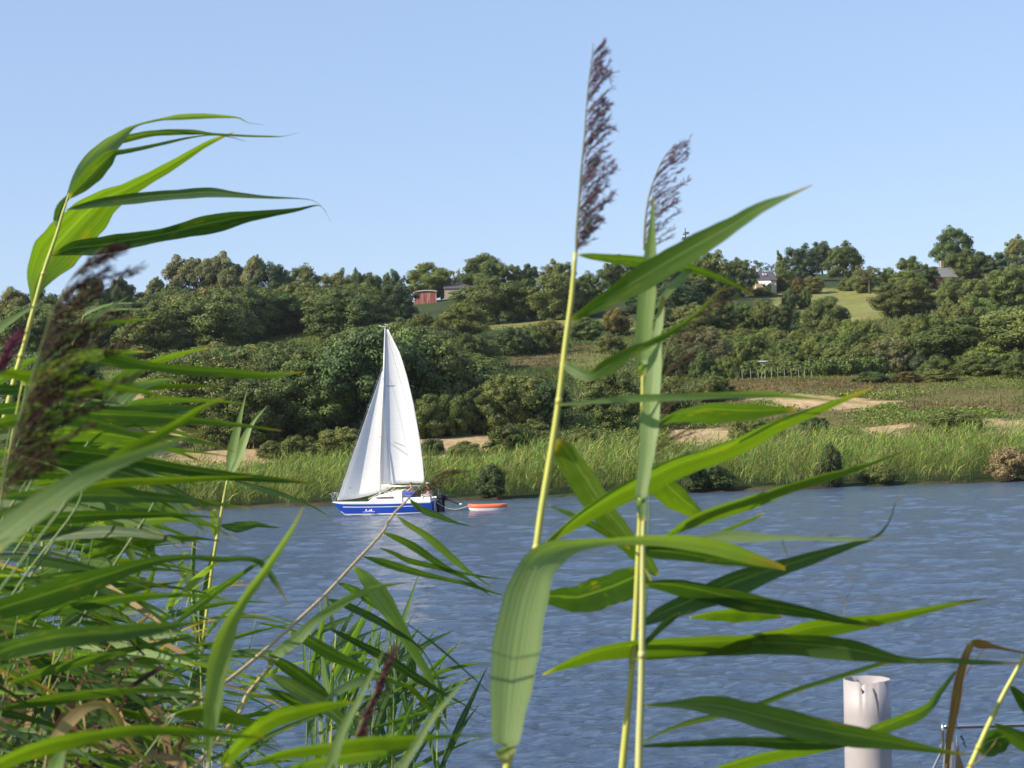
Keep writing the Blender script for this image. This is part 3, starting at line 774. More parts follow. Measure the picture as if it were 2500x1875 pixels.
def far_reeds():
    rs = np.random.RandomState(8)
    n = 13500
    x = rs.uniform(-62, 60, n); y = shore(x) - .75 + rs.uniform(0, 1, n) ** 1.3 * 19
    # bays: hollows in the front of the bed
    bay = np.zeros(n)
    for bx, bw, bd in ((-4.5, 2.0, 2.2), (9.5, 3.2, 2.5), (-14, 2.5, 2.4), (26, 1.4, 2.5), (17.8, 2.8, 2.0), (-26, 1.6, 1.8), (37, 1.2, 1.8), (-19.5, 1.2, 2.2), (3.6, 1.0, 2.0), (-36, 1.5, 2.0), (44.6, .9, 2)):
        bay = np.maximum(bay, 1.7 * bd * np.exp(-((x - bx) / bw) ** 4))
    ragged = .55 + .5 * np.sin(x * 1.7 + 3 * np.sin(x * .31)) + .45 * np.sin(x * 4.1 + 1)
    keep = y - shore(x) > np.maximum(bay, ragged)
    x, y = x[keep], y[keep]
    z = ground(x, y)
    pos = np.stack([x, y, np.maximum(z - .05, -.1)], 1)
    hh = np.where(x > 0, 3.1 + .010 * x, 2.85 + .006 * x) + .35 * np.sin(x * .35) + .35 * np.sin(x * 1.1 + y) + .4 * np.sin(x * 2.7 + 1.3 * y)
    green = np.array([[.11, .20, .035], [.15, .24, .04], [.19, .265, .06], [.23, .26, .05], [.12, .20, .06], [.31, .29, .11]])
    parts = []
    # stems
    m = len(x)
    for k, (ne, wdt, ln, f0, f1) in enumerate(((1, .010, .10, .75, 1.05), (10, .028, .32, .0, 1))):
        P0 = np.repeat(pos, ne, 0); H = np.repeat(hh, ne) * rs.uniform(.75, 1.08, m * ne)
        P0[:, 0] += rs.normal(0, .14, m * ne); P0[:, 1] += rs.normal(0, .14, m * ne)
        if k == 0:
            a0 = P0; a1 = P0 + np.stack([H * .06, rs.normal(0, .1, m * ne), H * .55], 1); a2 = P0 + np.stack([H * .17, rs.normal(0, .15, m * ne), H], 1)
            W = wdt * np.ones(m * ne); hue = np.zeros(m * ne, int)
        else:
            t = rs.uniform(.08, .98, m * ne); a0 = P0 + np.stack([H * .17 * t * t, 0 * t, H * t], 1)
            L = rs.uniform(.55, 1.25, m * ne); az = rs.normal(0, 1.9, m * ne); el = rs.normal(1.2, .28, m * ne)
            dv = np.stack([np.cos(az) * np.cos(el), np.sin(az) * np.cos(el), np.sin(el)], 1)
            a1 = a0 + dv * L[:, None] * .5; a2 = a0 + dv * L[:, None]; a2[:, 2] -= L * .16; a2[:, 0] += L * .14
            W = wdt * rs.uniform(.6, 1.3, m * ne)
        az = rs.uniform(0, 6.28, m * ne); wv = np.stack([np.cos(az) * .5, np.sin(az) * .5, .8 * np.ones(m * ne) * (k == 1)], 1) * W[:, None]
        V = np.stack([a0 - wv * .6, a0 + wv * .6, a1 - wv, a1 + wv, a2 - wv * .15, a2 + wv * .15], 1).reshape(-1, 3)
        idx = np.arange(m * ne)[:, None] * 6
        Fa = np.concatenate([idx + [[0, 1, 3, 2]], idx + [[2, 3, 5, 4]]], 0)
        patch = .5 + .3 * np.sin(P0[:, 0] * .45 + 1.5 * np.sin(P0[:, 0] * .13)) * np.cos(P0[:, 1] * .5) + .3 * np.sin(P0[:, 0] * 1.9 + 2 * np.sin(P0[:, 1] * .8)) + .2 * np.sin(P0[:, 0] * 4.3 + P0[:, 1])
        front = np.clip(1 - (P0[:, 1] - shore(P0[:, 0])) / 2.2, 0, 1) * np.clip(1.4 - (a0[:, 2] / 1.3), 0, 1)
        cc = green[rs.randint(0, len(green), m * ne)] * rs.uniform(.7, 1.3, (m * ne, 1)) * (.55 + .9 * patch[:, None])
        dead = rs.rand(m * ne) < (.08 + .45 * front)
        cc[dead] = np.array([.24, .19, .10]) * rs.uniform(.5, 1.2, (dead.sum(), 1))
        parts.append((V, Fa, np.repeat(cc, 6, 0)))
    V, Fa, cc = join(parts)
    me = mesh_np('far_reed_bed', V, Fa, attr={'col': cc})
    tag(link('far_reed_bed', me, MS), 'wind-combed green reed bed lining the whole far bank', 'reed bed', kind='stuff')
far_reeds()
def undergrowth():
    rs = np.random.RandomState(21)
    n = 60000
    x = rs.uniform(-95, 105, n); y = 168 + rs.uniform(0, 1, n) ** 1.2 * 190
    px, py = projn(x, y, ground(x, y))
    noise = .5 + .5 * np.sin(x * .21 + 2 * np.sin(y * .07)) * np.cos(y * .17 + np.sin(x * .11))
    keep = np.ones(n, bool)
    kind = np.zeros(n, int)
    for poly, c in FIELDS:
        ins = inpoly(px, py, poly)
        if c in (TAN,): kind[ins] = 1
        if c == GRASS: kind[ins] = 2
        if c == BRACK: kind[ins] = 3
    keep &= (kind != 2)
    keep &= ~((kind == 1) & (rs.rand(n) > .05))
    keep &= (y < 260) | (rs.rand(n) < .6)
    x, y, kind, noise = x[keep], y[keep], kind[keep], noise[keep]
    pos = np.stack([x, y, ground(x, y)], 1)
    G = np.array([[.12, .17, .04], [.17, .22, .05], [.14, .18, .055], [.21, .22, .065]])
    B = np.array([[.16, .115, .055], [.15, .14, .05], [.19, .15, .07]])
    T_ = np.array([[.36, .27, .14], [.28, .22, .11]])
    A = kind == 3
    low = (kind == 0) & (noise < .42)
    hi = (kind == 0) & ~low
    flat = (projn(pos[:, 0], pos[:, 1], pos[:, 2])[0] > 1380) & (pos[:, 1] < 262)
    parts = [leaflets(pos[hi & ~flat], 13, .085, .5, .75, rs, G), leaflets(pos[hi & flat], 11, .085, .5, .28, rs, G * .9), leaflets(pos[(kind == 0) & flat & (y < 228) & (noise > .5)], 14, .10, .5, .5, rs, G * 1.15), blades(pos[low & flat], 4, .32, .05, .1, rs, np.concatenate([G[:2] * .8, B, B * .9]), spread=.5), blades(pos[low & ~flat], 3, .8, .07, .1, rs, np.concatenate([G[:3], B]), spread=.5)]
    if A.any(): parts += [leaflets(pos[A], 6, .09, .5, .28, rs, B), blades(pos[A], 5, .4, .04, .1, rs, B * .9, spread=.5)]
    tn = pos[kind == 1]
    if len(tn): parts.append(blades(tn, 3, .28, .04, .1, rs, T_, spread=.4))
    V, Fa, cc = join(parts)
    vx, vy = projn(V[:, 0], V[:, 1], V[:, 2])
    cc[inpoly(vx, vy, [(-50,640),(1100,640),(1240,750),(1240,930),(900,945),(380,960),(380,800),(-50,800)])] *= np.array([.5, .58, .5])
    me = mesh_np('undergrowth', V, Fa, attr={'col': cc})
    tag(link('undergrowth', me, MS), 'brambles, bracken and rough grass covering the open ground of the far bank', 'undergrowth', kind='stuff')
undergrowth()
# bushes at the water line; dark ones are put in for shaded reed hollows
for (px, pw, ph, colr, lab) in ((2178, 88, 62, 'dry', 'straw-coloured dry bush at the water edge near the right border'),
        (1790, 62, 76, 'dark', 'round dark bush imitating a shaded reed hollow, right part of the far shore'),
        (1545, 90, 42, 'dark', 'low dark bush imitating a shaded hollow right of the twin reed stems'),
        (1480, 70, 66, 'dark', 'dark bush imitating a shaded reed hollow just right of the twin stems'),
        (1055, 66, 60, 'dark', 'dark bush imitating a shaded reed hollow over the water behind the orange dinghy'),
        (1900, 80, 34, 'olive', 'low olive thicket at the water edge on the right')):
    x0 = (px / .8848 - 1250) / F * 152; x0 = x0 + 3.1 * 0
    y0 = float(shore(x0)) + (.8 if colr == 'dry' else 1.3 if colr == 'dark' else 1.7)
    s = 1 / .8848 / F * 152
    plant_tree('shore_bush', 'bush', 'bush', x0, y0, pw * s, ph * s * 1.15, colr, lab, 'bushes along the far water edge', z=.15)

# hedge, fence posts
def hedge():
    rs = np.random.RandomState(5)
    lobes = []
    pts = []
    for u in np.linspace(330, 1260, 60):
        x, y = cH(u, 1178 - (u - 330) * .035 ); d, ok = hit(x, y); p = P(x, y, d); pts.append(p)
    o = pts[0]
    for p in pts:
        z = float(ground(p.x, p.y)) - o.z
        lobes.append((p.x - o.x, p.y - o.y, z + 1.0, 1.1, .9, 1.15 + rs.uniform(-.15, .15)))
    V, Fa, h = cloud(rs, lobes, 14000, .13, -5, up_bias=.2, tufts=3)
    me = mesh_np('hedge', V, Fa, attr={'hue': h}); 
    ob = link('hedge', me, MF); ob.location = o; ob.color = (*GREENS['mid'], 1)
    tag(ob, 'long trimmed dark hedge behind the row of white fence posts', 'hedge')
hedge()
POST = plain('weathered_wood', (.25, .23, .19), .8)
post_me = None
for k, u in enumerate((303, 360, 410, 434, 457, 500, 543, 587, 632, 682, 723, 770)):
    x, y = cH(u, 1180 - k * .6); d, ok = hit(x, y); p = P(x, y, d)
    if post_me is None:
        mb = MB(); mb.tube([(0, 0, -.2), (.02, 0, .6), (.0, 0, 1.32)], [.045, .042, .04], 8); mb.tube([(0, 0, 1.32), (0, 0, 1.36)], [.04, .02], 8)
        f0 = mb.build('fence_post', POST); post_me = f0.data
    else: f0 = link('fence_post', post_me)
    f0.location = (p.x, p.y - 1.2, float(ground(p.x, p.y - 1.2)))
    f0.scale = (1, 1, (1, 1.1, .85, .7, .9, 1.05, 1.1, 1, 1, .9, .85, .8)[k])
    tag(f0, 'PLACE:pale wooden post before the dark hedge', 'fence post', 'fence posts in front of the hedge')

# ------------------------------------------------------------------ buildings
SLATE = plain('slate', (.085, .075, .095), .7, scale=3, bump=.3)
LSLATE = plain('old_slate', (.20, .19, .19), .75, scale=3, bump=.3)
CREAM = plain('cream_render', (.55, .47, .30), .8)
STONE = plain('rubble_stone', (.34, .28, .22), .9, var=.3, scale=5, bump=.5)
BRICK = plain('brick', (.24, .105, .07), .85, var=.3, scale=8)
GLASS = plain('window_glass', (.08, .10, .16), .1)
CLOTH = plain('awning_cloth', (.75, .66, .58), .8)
TILE = plain('ridge_tile', (.30, .17, .12), .85, var=.2)
def spot(cr, x, y):
    px, py = cr(x, y); d, ok = hit(px, py); p = P(px, py, d)
    return Vector((p.x, p.y, float(ground(p.x, p.y)))), d
def gable_house(name, label, loc, wd, dp, hw, hr, rot, wallm, roofm, over=.25):
    e = empty(name, loc, rot); tag(e, label, 'house')
    mb = MB(); mb.box(-wd/2, wd/2, -dp/2, dp/2, -1.5, hw)
    mb.prism([(-wd/2, -dp/2, hw), (-wd/2, dp/2, hw), (-wd/2, 0, hw + hr - .1)], (wd, 0, 0))
    wall = mb.build('wall', wallm, e)
    r = MB(); t = .14
    for s in (-1, 1):
        y1 = s * (dp/2 + over); z1 = hw - over * hr / (dp/2)
        r.prism([(-wd/2 - over, y1, z1), (-wd/2 - over, 0, hw + hr), (-wd/2 - over, 0, hw + hr + t), (-wd/2 - over, y1, z1 + t)], (wd + 2 * over, 0, 0))
    roof = r.build('roof', roofm, e)
    return e, wall, roof
# grey-roofed white house
loc, d = spot(cH, 448, 592)
s = d / F / 2.765
e, wall, roof = gable_house('white_house', 'cream house with dark slate roof, awning and chimney on the right-hand ridge', loc, 140 * s, 6.5, 74 * s, 62 * s, R(8), CREAM, SLATE)
W = 140 * s
ch = MB(); ch.box(-W/2 + .15, -W/2 + .85, -.4, .4, 80 * s, 80 * s + 88 * s); ch.box(-W/2 + .08, -W/2 + .92, -.47, .47, 80 * s + 88 * s, 80 * s + 92 * s); ch.build('chimney', BRICK, roof)
sk = MB(); sk.box(-.05, .75, -1.9, -1.86, 0, .01)
sl = math.atan2(62 * s, 3.25)
for nm, mt, (a, b, c_) in (('skylight', WHITE, (-.15, .65, .05)), ):
    fr = MB(); fr.box(-.12, .78, -.45, .45, .0, .1); fo = fr.build('skylight', WHITE, roof); fo.rotation_euler = (sl, 0, 0); fo.location = (-.2, -1.6, 80 * s + 62 * s * (1 - 1.6 / 3.25) + .15)
    gl = MB(); gl.box(.0, .66, -.33, .33, .1, .115); gl.build('pane', GLASS, fo)
aw = MB(); aw.prism([(-W/2 + .1, -3.27, 70 * s), (W/2 - 1.6, -3.27, 70 * s), (W/2 - 1.4, -4.8, 48 * s), (-W/2 + .3, -4.8, 48 * s)], (0, 0, .05)); aw.prism([(-W/2 + .3, -4.84, 48 * s), (W/2 - 1.4, -4.84, 48 * s), (W/2 - 1.4, -4.84, 42 * s), (-W/2 + .3, -4.84, 42 * s)], (0, .03, 0)); aw.build('awning', CLOTH, e)
dd = MB(); dd.box(-.9, 1.4, -3.3, -3.253, .1, 40 * s); gd = dd.build('glass_door', GLASS, e)
df = MB()
for q in (-.95, .2, 1.35): df.box(q, q + .1, -3.33, -3.3, .05, 41 * s)
df.build('frame', WHITE, gd)
# folded white parasol shape beside the door
pe = empty('garden_parasol', loc + Vector((.9, -5.2, 0)))
tag(pe, 'white garden parasol tilted over in front of the cream house', 'parasol')
pm = MB(); pm.tube([(.5, 0, 0), (.5, 0, 1.5), (.3, 0, 2.0), (-.1, 0, 2.2)], .035, 6); pm.build('pole', WHITE, pe)
pc = MB()
for k in range(8):
    a0, a1 = k * math.pi / 4, (k + 1) * math.pi / 4
    pc.prism([(0, 0, .55), (.85 * math.cos(a0), .85 * math.sin(a0), 0), (.85 * math.cos(a1), .85 * math.sin(a1), 0)], (0, 0, .03))
pco = pc.build('canopy', WHITE, pe); pco.location = (-.2, 0, 1.5); pco.rotation_euler = (0, R(-38), 0)
# brick cottage
loc, d = spot(cH, 1650, 545); s = d / F / 2.765
e, wall, roof = gable_house('brick_cottage', 'brick cottage with pale slate roof half hidden below the tallest skyline tree', loc, 150 * s, 6.0, 48 * s, 72 * s, R(16), BRICK, LSLATE)
ch = MB(); ch.box(.1, .75, -.35, .35, 110 * s, 165 * s); ch.build('chimney', STONE, roof)
wn = MB(); wn.box(-.5, .3, -3.04, -2.98, 15 * s, 40 * s); wn.build('window', GLASS, wall)
# red roof piece
loc, d = spot(cH, 2010, 500); s = d / F / 2.765
gable_house('brick_shed', 'small brick shed peeping out between the dark trees near the right edge', loc, 3.2, 3, 32 * s, 26 * s, R(20), BRICK, SLATE)
# stone house with the steep gable
loc, d = spot(cK, 1470, 345); s = d / F / 2.765
e, wall, roof = gable_house('stone_house', 'old stone house with long slate roof and steep chimney gable beside the red barn', loc, 240 * s, 7, 55 * s, 52 * s, R(-3), STONE, SLATE)
gx0, gx1 = -70 * s, -22 * s
g = MB(); g.prism([(gx0 - 25 * s, .6, 100 * s), (gx1 + 5 * s, .6, 100 * s), (gx1 + 1 * s, .6, 180 * s), (gx1 - 8 * s, .6, 180 * s), (gx1 - 24 * s, .6, 138 * s)], (0, .7, 0)); g.build('gable', LSLATE, e)
g = MB(); g.box(gx1 - 9 * s, gx1 + 2 * s, .5, 1.4, 180 * s, 200 * s); g.build('chimney', CREAM, e)
g = MB(); g.box(-121 * s, 121 * s, -.14, .14, 105 * s, 109 * s); g.build('ridge_tiles', TILE, roof)
# red barn
loc, d = spot(cK, 1214, 395); s = d / F / 2.765
e = empty('red_barn', loc + Vector((0, 1.5, 0)), R(4)); tag(e, 'rust-red corrugated iron barn with a low arched roof among the trees', 'barn')
m, t, b = newmat('red_corrugated_iron')
tc = N(t, 'ShaderNodeTexCoord'); mp = N(t, 'ShaderNodeMapping'); mp.inputs['Scale'].default_value = (1.6, .2, .12); t.links.new(tc.outputs['Object'], mp.inputs[0])
no = N(t, 'ShaderNodeTexNoise', i_Scale=2.2, i_Detail=3); t.links.new(mp.outputs[0], no.inputs['Vector'])
cr = N(t, 'ShaderNodeValToRGB'); cr.color_ramp.elements[0].position = .45; cr.color_ramp.elements[0].color = (.30, .045, .032, 1)
cr.color_ramp.elements[1].position = .68; cr.color_ramp.elements[1].color = (.48, .30, .25, 1)
t.links.new(no.outputs[0], cr.inputs[0]); t.links.new(cr.outputs[0], b.inputs['Base Color']); b.inputs['Roughness'].default_value = .6
W = 148 * s; H = 92 * s
mb = MB(); n = 44; poly = []
for i in range(n + 1):
    u = -W/2 + W * i / n; poly.append((u, -.03 if i % 2 else .03, 0))
for i in range(n):
    (x0, y0, _), (x1, y1, _) = poly[i], poly[i + 1]
    z0 = H - .25 * ((2 * x0 / W) ** 2) ; z1 = H - .25 * ((2 * x1 / W) ** 2)
    mb.add([(x0, y0, -1), (x1, y1, -1), (x1, y1, z1), (x0, y0, z0)], [(0, 1, 2, 3)])
mb.box(-W/2, W/2, .04, 6, -1, H - .27)
mb.build('wall', m, e)
mb = MB()
for i in range(20):
    x0, x1 = -W/2 - .15 + (W + .3) * i / 20, -W/2 - .15 + (W + .3) * (i + 1) / 20
    z0 = H - .25 * ((2 * x0 / W) ** 2); z1 = H - .25 * ((2 * x1 / W) ** 2)
    mb.prism([(x0, -.25, z0), (x1, -.25, z1), (x1, -.25, z1 + .22), (x0, -.25, z0 + .22)], (0, 6.4, 0))
mb.build('roof', plain('zinc', (.55, .50, .47), .6), e)
# small white vehicle over the hedge
loc, d = spot(cH, 470, 1165)
loc = loc + Vector((0, 3.5, .55)); loc.z = float(ground(loc.x, loc.y)) + .5
e = empty('parked_car', loc, R(5)); tag(e, 'small white parked car whose roof shows above the dark hedge', 'car')
mb = MB(); mb.prism([(-1.9, -.8, .35), (1.9, -.8, .35), (1.95, -.8, .8), (1.2, -.8, .95), (.6, -.8, 1.42), (-.9, -.8, 1.45), (-1.7, -.8, 1.0), (-1.95, -.8, .85)], (0, 1.6, 0)); mb.build('body', WHITE, e, bevel=.08)
mb = MB(); mb.prism([(1.05, -.815, .95), (.55, -.815, 1.34), (-.85, -.815, 1.36), (-1.45, -.815, 1.0)], (0, .012, 0)); mb.build('window', GLASS, e)
for q in (-1.2, 1.25):
    mb = MB(); mb.tube([(q, -.82, .32), (q, .82, .32)], .32, 16); mb.build('wheel', plain('tyre', (.03, .03, .03), .8), e)
# ------------------------------------------------------------------ sailing boat
BLUE = plain('blue_hull_paint', (.012, .065, .42), .25, var=.08)
DARK = plain('dark_motor_casing', (.018, .02, .035), .35)
ALU = plain('anodised_aluminium', (.62, .60, .58), .4, metal=.6, var=.05)
STEEL = plain('stainless_steel', (.62, .60, .58), .16, metal=1, var=.04)
ROPE = plain('rope', (.62, .60, .52), .8)
SKIN_M = plain('skin', (.55, .28, .19), .55, var=.08)
HAIRM = plain('hair', (.08, .05, .03), .7)
SHORTS = plain('blue_cloth', (.05, .10, .45), .8)
CAPM = plain('white_cloth', (.72, .68, .64), .8)
WOOD = plain('varnished_wood', (.25, .10, .04), .4)
ORANGE = plain('orange_plastic', (.72, .15, .07), .45)
def sail_mat():
    m, t, b = newmat('sailcloth')
    tc = N(t, 'ShaderNodeTexCoord'); wv = N(t, 'ShaderNodeTexWave', i_Scale=.55, bands_direction='Z'); wv.inputs['Distortion'].default_value = .3
    t.links.new(tc.outputs['Object'], wv.inputs[0])
    mp = N(t, 'ShaderNodeMapRange'); mp.inputs[1].default_value = .0; mp.inputs[2].default_value = .04; mp.inputs[3].default_value = .965; mp.inputs[4].default_value = 1
    t.links.new(wv.outputs['Fac'], mp.inputs[0])
    sc = N(t, 'ShaderNodeVectorMath', operation='SCALE'); sc.inputs[0].default_value = (.90, .89, .88); t.links.new(mp.outputs[0], sc.inputs['Scale'])
    t.links.new(sc.outputs[0], b.inputs['Base Color']); b.inputs['Roughness'].default_value = .6
    tr = N(t, 'ShaderNodeBsdfTranslucent'); t.links.new(sc.outputs[0], tr.inputs[0])
    mx = N(t, 'ShaderNodeMixShader'); mx.inputs[0].default_value = .4
    t.links.new(b.outputs[0], mx.inputs[1]); t.links.new(tr.outputs[0], mx.inputs[2]); t.links.new(mx.outputs[0], t.nodes['Material Output'].inputs[0])
    return m
SAIL = sail_mat()
def boat():
    px, py = 937.2, 1255.2
    # range where the waterline meets z = 0
    v = fw + rt * ((px - 1250) / F) + up * ((937.5 - py) / F)
    d = -CAM.z / v.z
    p = CAM + v * d
    K = d / F / 4.809                      # metres per pixel of the close-up
    YAW = R(15)
    e = empty('sailing_boat', (p.x, p.y, 0), math.pi - YAW)
    tag(e, 'blue hulled sloop with white cabin sailing left under white main and jib', 'sailing boat')
    LOA = 1230 * K / math.cos(YAW); xb = LOA / 2
    # stations: (x, half deck, half waterline, z deck, z keel)
    st = []
    for i in range(25):
        u = i / 24                          # 0 stern, 1 bow
        x = -xb + LOA * u
        hb = 1.22 * (1 - max(0, (u - .45) / .55) ** 2.3) * (.80 + .20 * min(1, u / .35)) + .02
        uw = u / .885
        hw = max(.0, 1.08 * (1 - max(0, (uw - .4) / .6) ** 1.9) * (.68 + .32 * min(1, u / .35))) if uw < 1 else 0
        zd = .70 + .10 * u * u
        st.append((x, hb, hw, zd))
    NL = 9
    def hull_pt(i, t, s):                   # t 0 keel .. 1 deck
        x, hb, hw, zd = st[i]
        u = i / 24
        xs = x
        zk = -.42 * math.sin(min(1, u / .885) * math.pi) ** .5 if 0 < u < .885 else -.02
        if u >= .885: zk = (u - .885) / .115 * (zd - .03)
        if t < .35: f = t / .35; z = zk * (1 - f) + max(zk, 0) * f; y = hw * f ** .7
        else:
            f = (t - .35) / .65; z0 = max(zk, 0); z = z0 + (zd - z0) * f; y = hw + (hb - hw) * f ** .9
        return (xs, s * y, z)
    def shell(t0, t1, off, nm, mat, i0=0, i1=24, parent=e, n=6):
        V = []; Fa = []
        for s in (1, -1):
            b0 = len(V)
            for i in range(i0, i1 + 1):
                for k in range(n + 1):
                    t = t0 + (t1 - t0) * k / n
                    q = hull_pt(i, t, s); V.append((q[0], q[1] + s * off, q[2]))
            for i in range(i1 - i0):
                for k in range(n):
                    a = b0 + i * (n + 1) + k
                    f = (a, a + n + 1, a + n + 2, a + 1)
                    Fa.append(f if s < 0 else f[::-1])
        me = bpy.data.meshes.new(nm); me.from_pydata(V, [], Fa); me.polygons.foreach_set('use_smooth', [True] * len(Fa)); me.update()
        return link(nm, me, mat, parent)
    hull = shell(0, .93, 0, 'hull', BLUE, n=12)
    shell(.36, .42, .006, 'boot_stripe', WHITE, 0, 22, hull)
    shell(.76, .80, .008, 'hull_stripe', WHITE, 2, 21, hull, 2)
    shell(.93, 1.0, .012, 'gunwale', WHITE, n=2)
    # emblem
    em = MB()
    for k in range(5): em.box(.25 + k * .11, .32 + k * .11, 1.165, 1.18, .235 - .01 * (k % 2), .255 + .05 * ((k * 2) % 3))
    em.box(.15, .95, 1.165, 1.18, .19, .205); em.build('emblem', WHITE, hull)
    # transom + deck
    tr = MB(); pts = [hull_pt(0, t, 1) for t in np.linspace(.1, 1, 8)]
    tr.prism([(p_[0], p_[1], p_[2]) for p_ in pts] + [(p_[0], -p_[1], p_[2]) for p_ in pts[::-1]], (-.03, 0, 0)); tr.build('transom', BLUE, e)
    dk = []
    for i in range(25): dk.append((st[i][0], st[i][1] + .01, st[i][3]))
    V = []; Fa = []
    for i in range(25):
        x, hb, hw, zd = st[i]
        for f in (-1, -.5, 0, .5, 1): V.append((x, (hb + .01) * f, zd + .05 * (1 - f * f)))
    for i in range(24):
        for k in range(4): a = i * 5 + k; Fa.append((a, a + 1, a + 6, a + 5))
    me = bpy.data.meshes.new('deck'); me.from_pydata(V, [], Fa); me.update(); link('deck', me, WHITE, e)
    def X(c): return xb - (c - 45) * K / math.cos(YAW)
    def Z(y, ref=512): return (ref - y) * K
    # cabin trunk
    cb = MB()
    sec = []
    for (x, hbt, zt) in ((X(500), .45, .80), (X(560), .68, 1.02), (X(680), .80, 1.20), (X(860), .86, 1.40), (X(935), .86, 1.44)):
        sec.append([(x, -hbt - .1, .70), (x, -hbt, zt - .08), (x, -hbt * .7, zt), (x, 0, zt + .06), (x, hbt * .7, zt), (x, hbt, zt - .08), (x, hbt + .1, .70)])
    V = sum(sec, []); Fa = []
    for i in range(len(sec) - 1):
        for k in range(6): a = i * 7 + k; Fa.append((a, a + 7, a + 8, a + 1))
    Fa += [tuple(range(7)), tuple(range(28, 35))[::-1]]
    cb.add(V, Fa); cab = cb.build('cabin', WHITE, e)
    wn = MB(); wn.prism([(X(590), .845, Z(322)), (X(840), .965, Z(322)), (X(838), .935, Z(303)), (X(625), .845, Z(308))], (0, .02, 0)); wn.build('cabin_window', plain('tinted_window', (.10, .065, .045), .15), cab)
    hr = MB(); hr.tube([(X(700), .5, 1.26), (X(720), .5, 1.33), (X(900), .5, 1.48), (X(915), .5, 1.42)], .015, 6); hr.build('grab_rail', WOOD, cab)
    # cockpit coamings and well
    ck = MB(); ck.box(X(1262), X(935), .72, .84, .66, .98); ck.box(X(1262), X(935), -.84, -.72, .66, .98); ck.box(X(1266), X(1250), -.84, .84, .66, .9); ck.build('cockpit_coaming', WHITE, e, bevel=.02)
    ck = MB(); ck.box(X(1240), X(940), -.70, .70, .74, .765); ck.build('cockpit_seat', WHITE, e)
    # mast, boom, spreaders
    RK = math.tan(R(3.9))
    mx = X(620)
    def mast(z): return Vector((mx - (z - 1.2) * RK, 0, z))
    ZT = 1.15 + 1250 / 3.016 * d / F - .15
    mb = MB(); mb.tube([mast(.8), mast(ZT * .6), mast(ZT)], [.062, .060, .050], 10); ms = mb.build('mast', ALU, e, True)
    zs = 1.15 + (1350 - 925) / 3.016 * d / F
    mb = MB(); mb.tube([mast(zs) + Vector((-.08, .75, .06)), mast(zs), mast(zs) + Vector((-.08, -.75, .06))], .018, 6); mb.build('spreader', ALU, ms)
    mb = MB(); q = mast(ZT); mb.tube([q, q + Vector((0, 0, .32))], .012, 6); mb.tube([q + Vector((-.05, 0, .05)), q + Vector((.42, 0, .16))], .03, 6); mb.tube([q + Vector((0, 0, .2)), q + Vector((-.16, 0, .2))], .02, 6); mb.build('wind_indicator', ALU, ms)
    BA = R(3)                                # sails eased to leeward, away from the camera
    def S3(x, z, y=0.0): return Vector((x, y, z))
    zb = Z(168)
    bl = 345 / 3.016 * d / F / math.cos(YAW)
    b0 = mast(zb - .1); b1 = b0 + Vector((-bl * math.cos(BA), -bl * math.sin(BA), -.04))
    mb = MB(); mb.tube([b0, b1], [.045, .04], 8); bm = mb.build('boom', ALU, e, True)
    mb = MB(); mb.tube([b0 + (b1 - b0) * .35, mast(.95) + Vector((-.1, 0, 0))], .014, 5); mb.tube([b1 * .8 + b0 * .2, Vector((X(1180), 0, .8))], .014, 5); mb.build('mainsheet', ROPE, e)
    # mainsail: rows from foot to head
    mpp = d / F / 3.016 / math.cos(YAW); mpz = d / F / 3.016
    leech = [(1290, 870), (1260, 869), (1100, 853), (1000, 840), (850, 815), (700, 788), (500, 742), (330, 692), (220, 640), (148, 606)]
    def mast_px(yy): return 545 + (1350 - yy) * 43 / 1250
    zofy = lambda yy: zb + .02 + (1290 - yy) * mpz
    ys_ = np.linspace(1290, 148, 34)
    ly = np.array([a[0] for a in leech])[::-1]; lx = np.array([a[1] for a in leech])[::-1]
    def sail_mesh(rows, nm, mat, belly, sgn, twist0, twist1):
        V = []; nn = 20
        for r, (A, chord) in enumerate(rows):
            f = r / (len(rows) - 1); tw = twist0 + (twist1 - twist0) * f
            for k in range(nn + 1):
                u = k / nn
                b_ = belly * chord * 4 * (u ** .75) * (1 - u ** .75) * (1 - .3 * f)
                V.append(A + Vector((-math.cos(tw) * chord * u + sgn * math.sin(tw) * b_ * 0, -math.sin(tw) * chord * u - b_, 0)))
        Fa = [(r * (nn + 1) + k, r * (nn + 1) + k + 1, (r + 1) * (nn + 1) + k + 1, (r + 1) * (nn + 1) + k) for r in range(len(rows) - 1) for k in range(nn)]
        me = bpy.data.meshes.new(nm); me.from_pydata([tuple(v) for v in V], [], Fa); me.polygons.foreach_set('use_smooth', [True] * len(Fa)); me.update()
        o = link(nm, me, mat, e); sl = o.modifiers.new('s', 'SOLIDIFY'); sl.thickness = .004
        return o
    rows = []
    for yy in ys_:
        z = zofy(yy); lxv = np.interp(yy, ly, lx); m_ = mast(z) + Vector((-.07, 0, 0))
        # chord measured from the mast position as seen
        rows.append((m_, max(.06, (lxv - mast_px(yy) - 6) * mpp)))
    mn = sail_mesh(rows, 'mainsail', SAIL, .15, 1, BA, BA + R(7))
    # battens
    bt = MB()
    for yy, f0, f1 in ((578, .05, .42), (985, .25, .55)):
        r_ = int(np.argmin(abs(ys_ - yy))); nn = 20
        me = mn.data; a = [Vector(me.vertices[r_ * 21 + k].co) + Vector((0, .02, 0)) for k in range(int(f0 * nn), int(f1 * nn) + 1)]
        if yy > 900: a = [p_ + Vector((0, 0, -.35 * i / len(a))) for i, p_ in enumerate(a)]
        bt.tube(a, .012, 4)
    bt.build('batten', plain('grey_batten', (.2, .22, .26), .6), mn)
    # jib
    head = mast(zb + (1290 - 445) * mpz + .0) + Vector((.10, 0, 0)); tack = Vector((xb - .30, 0, .92)); 
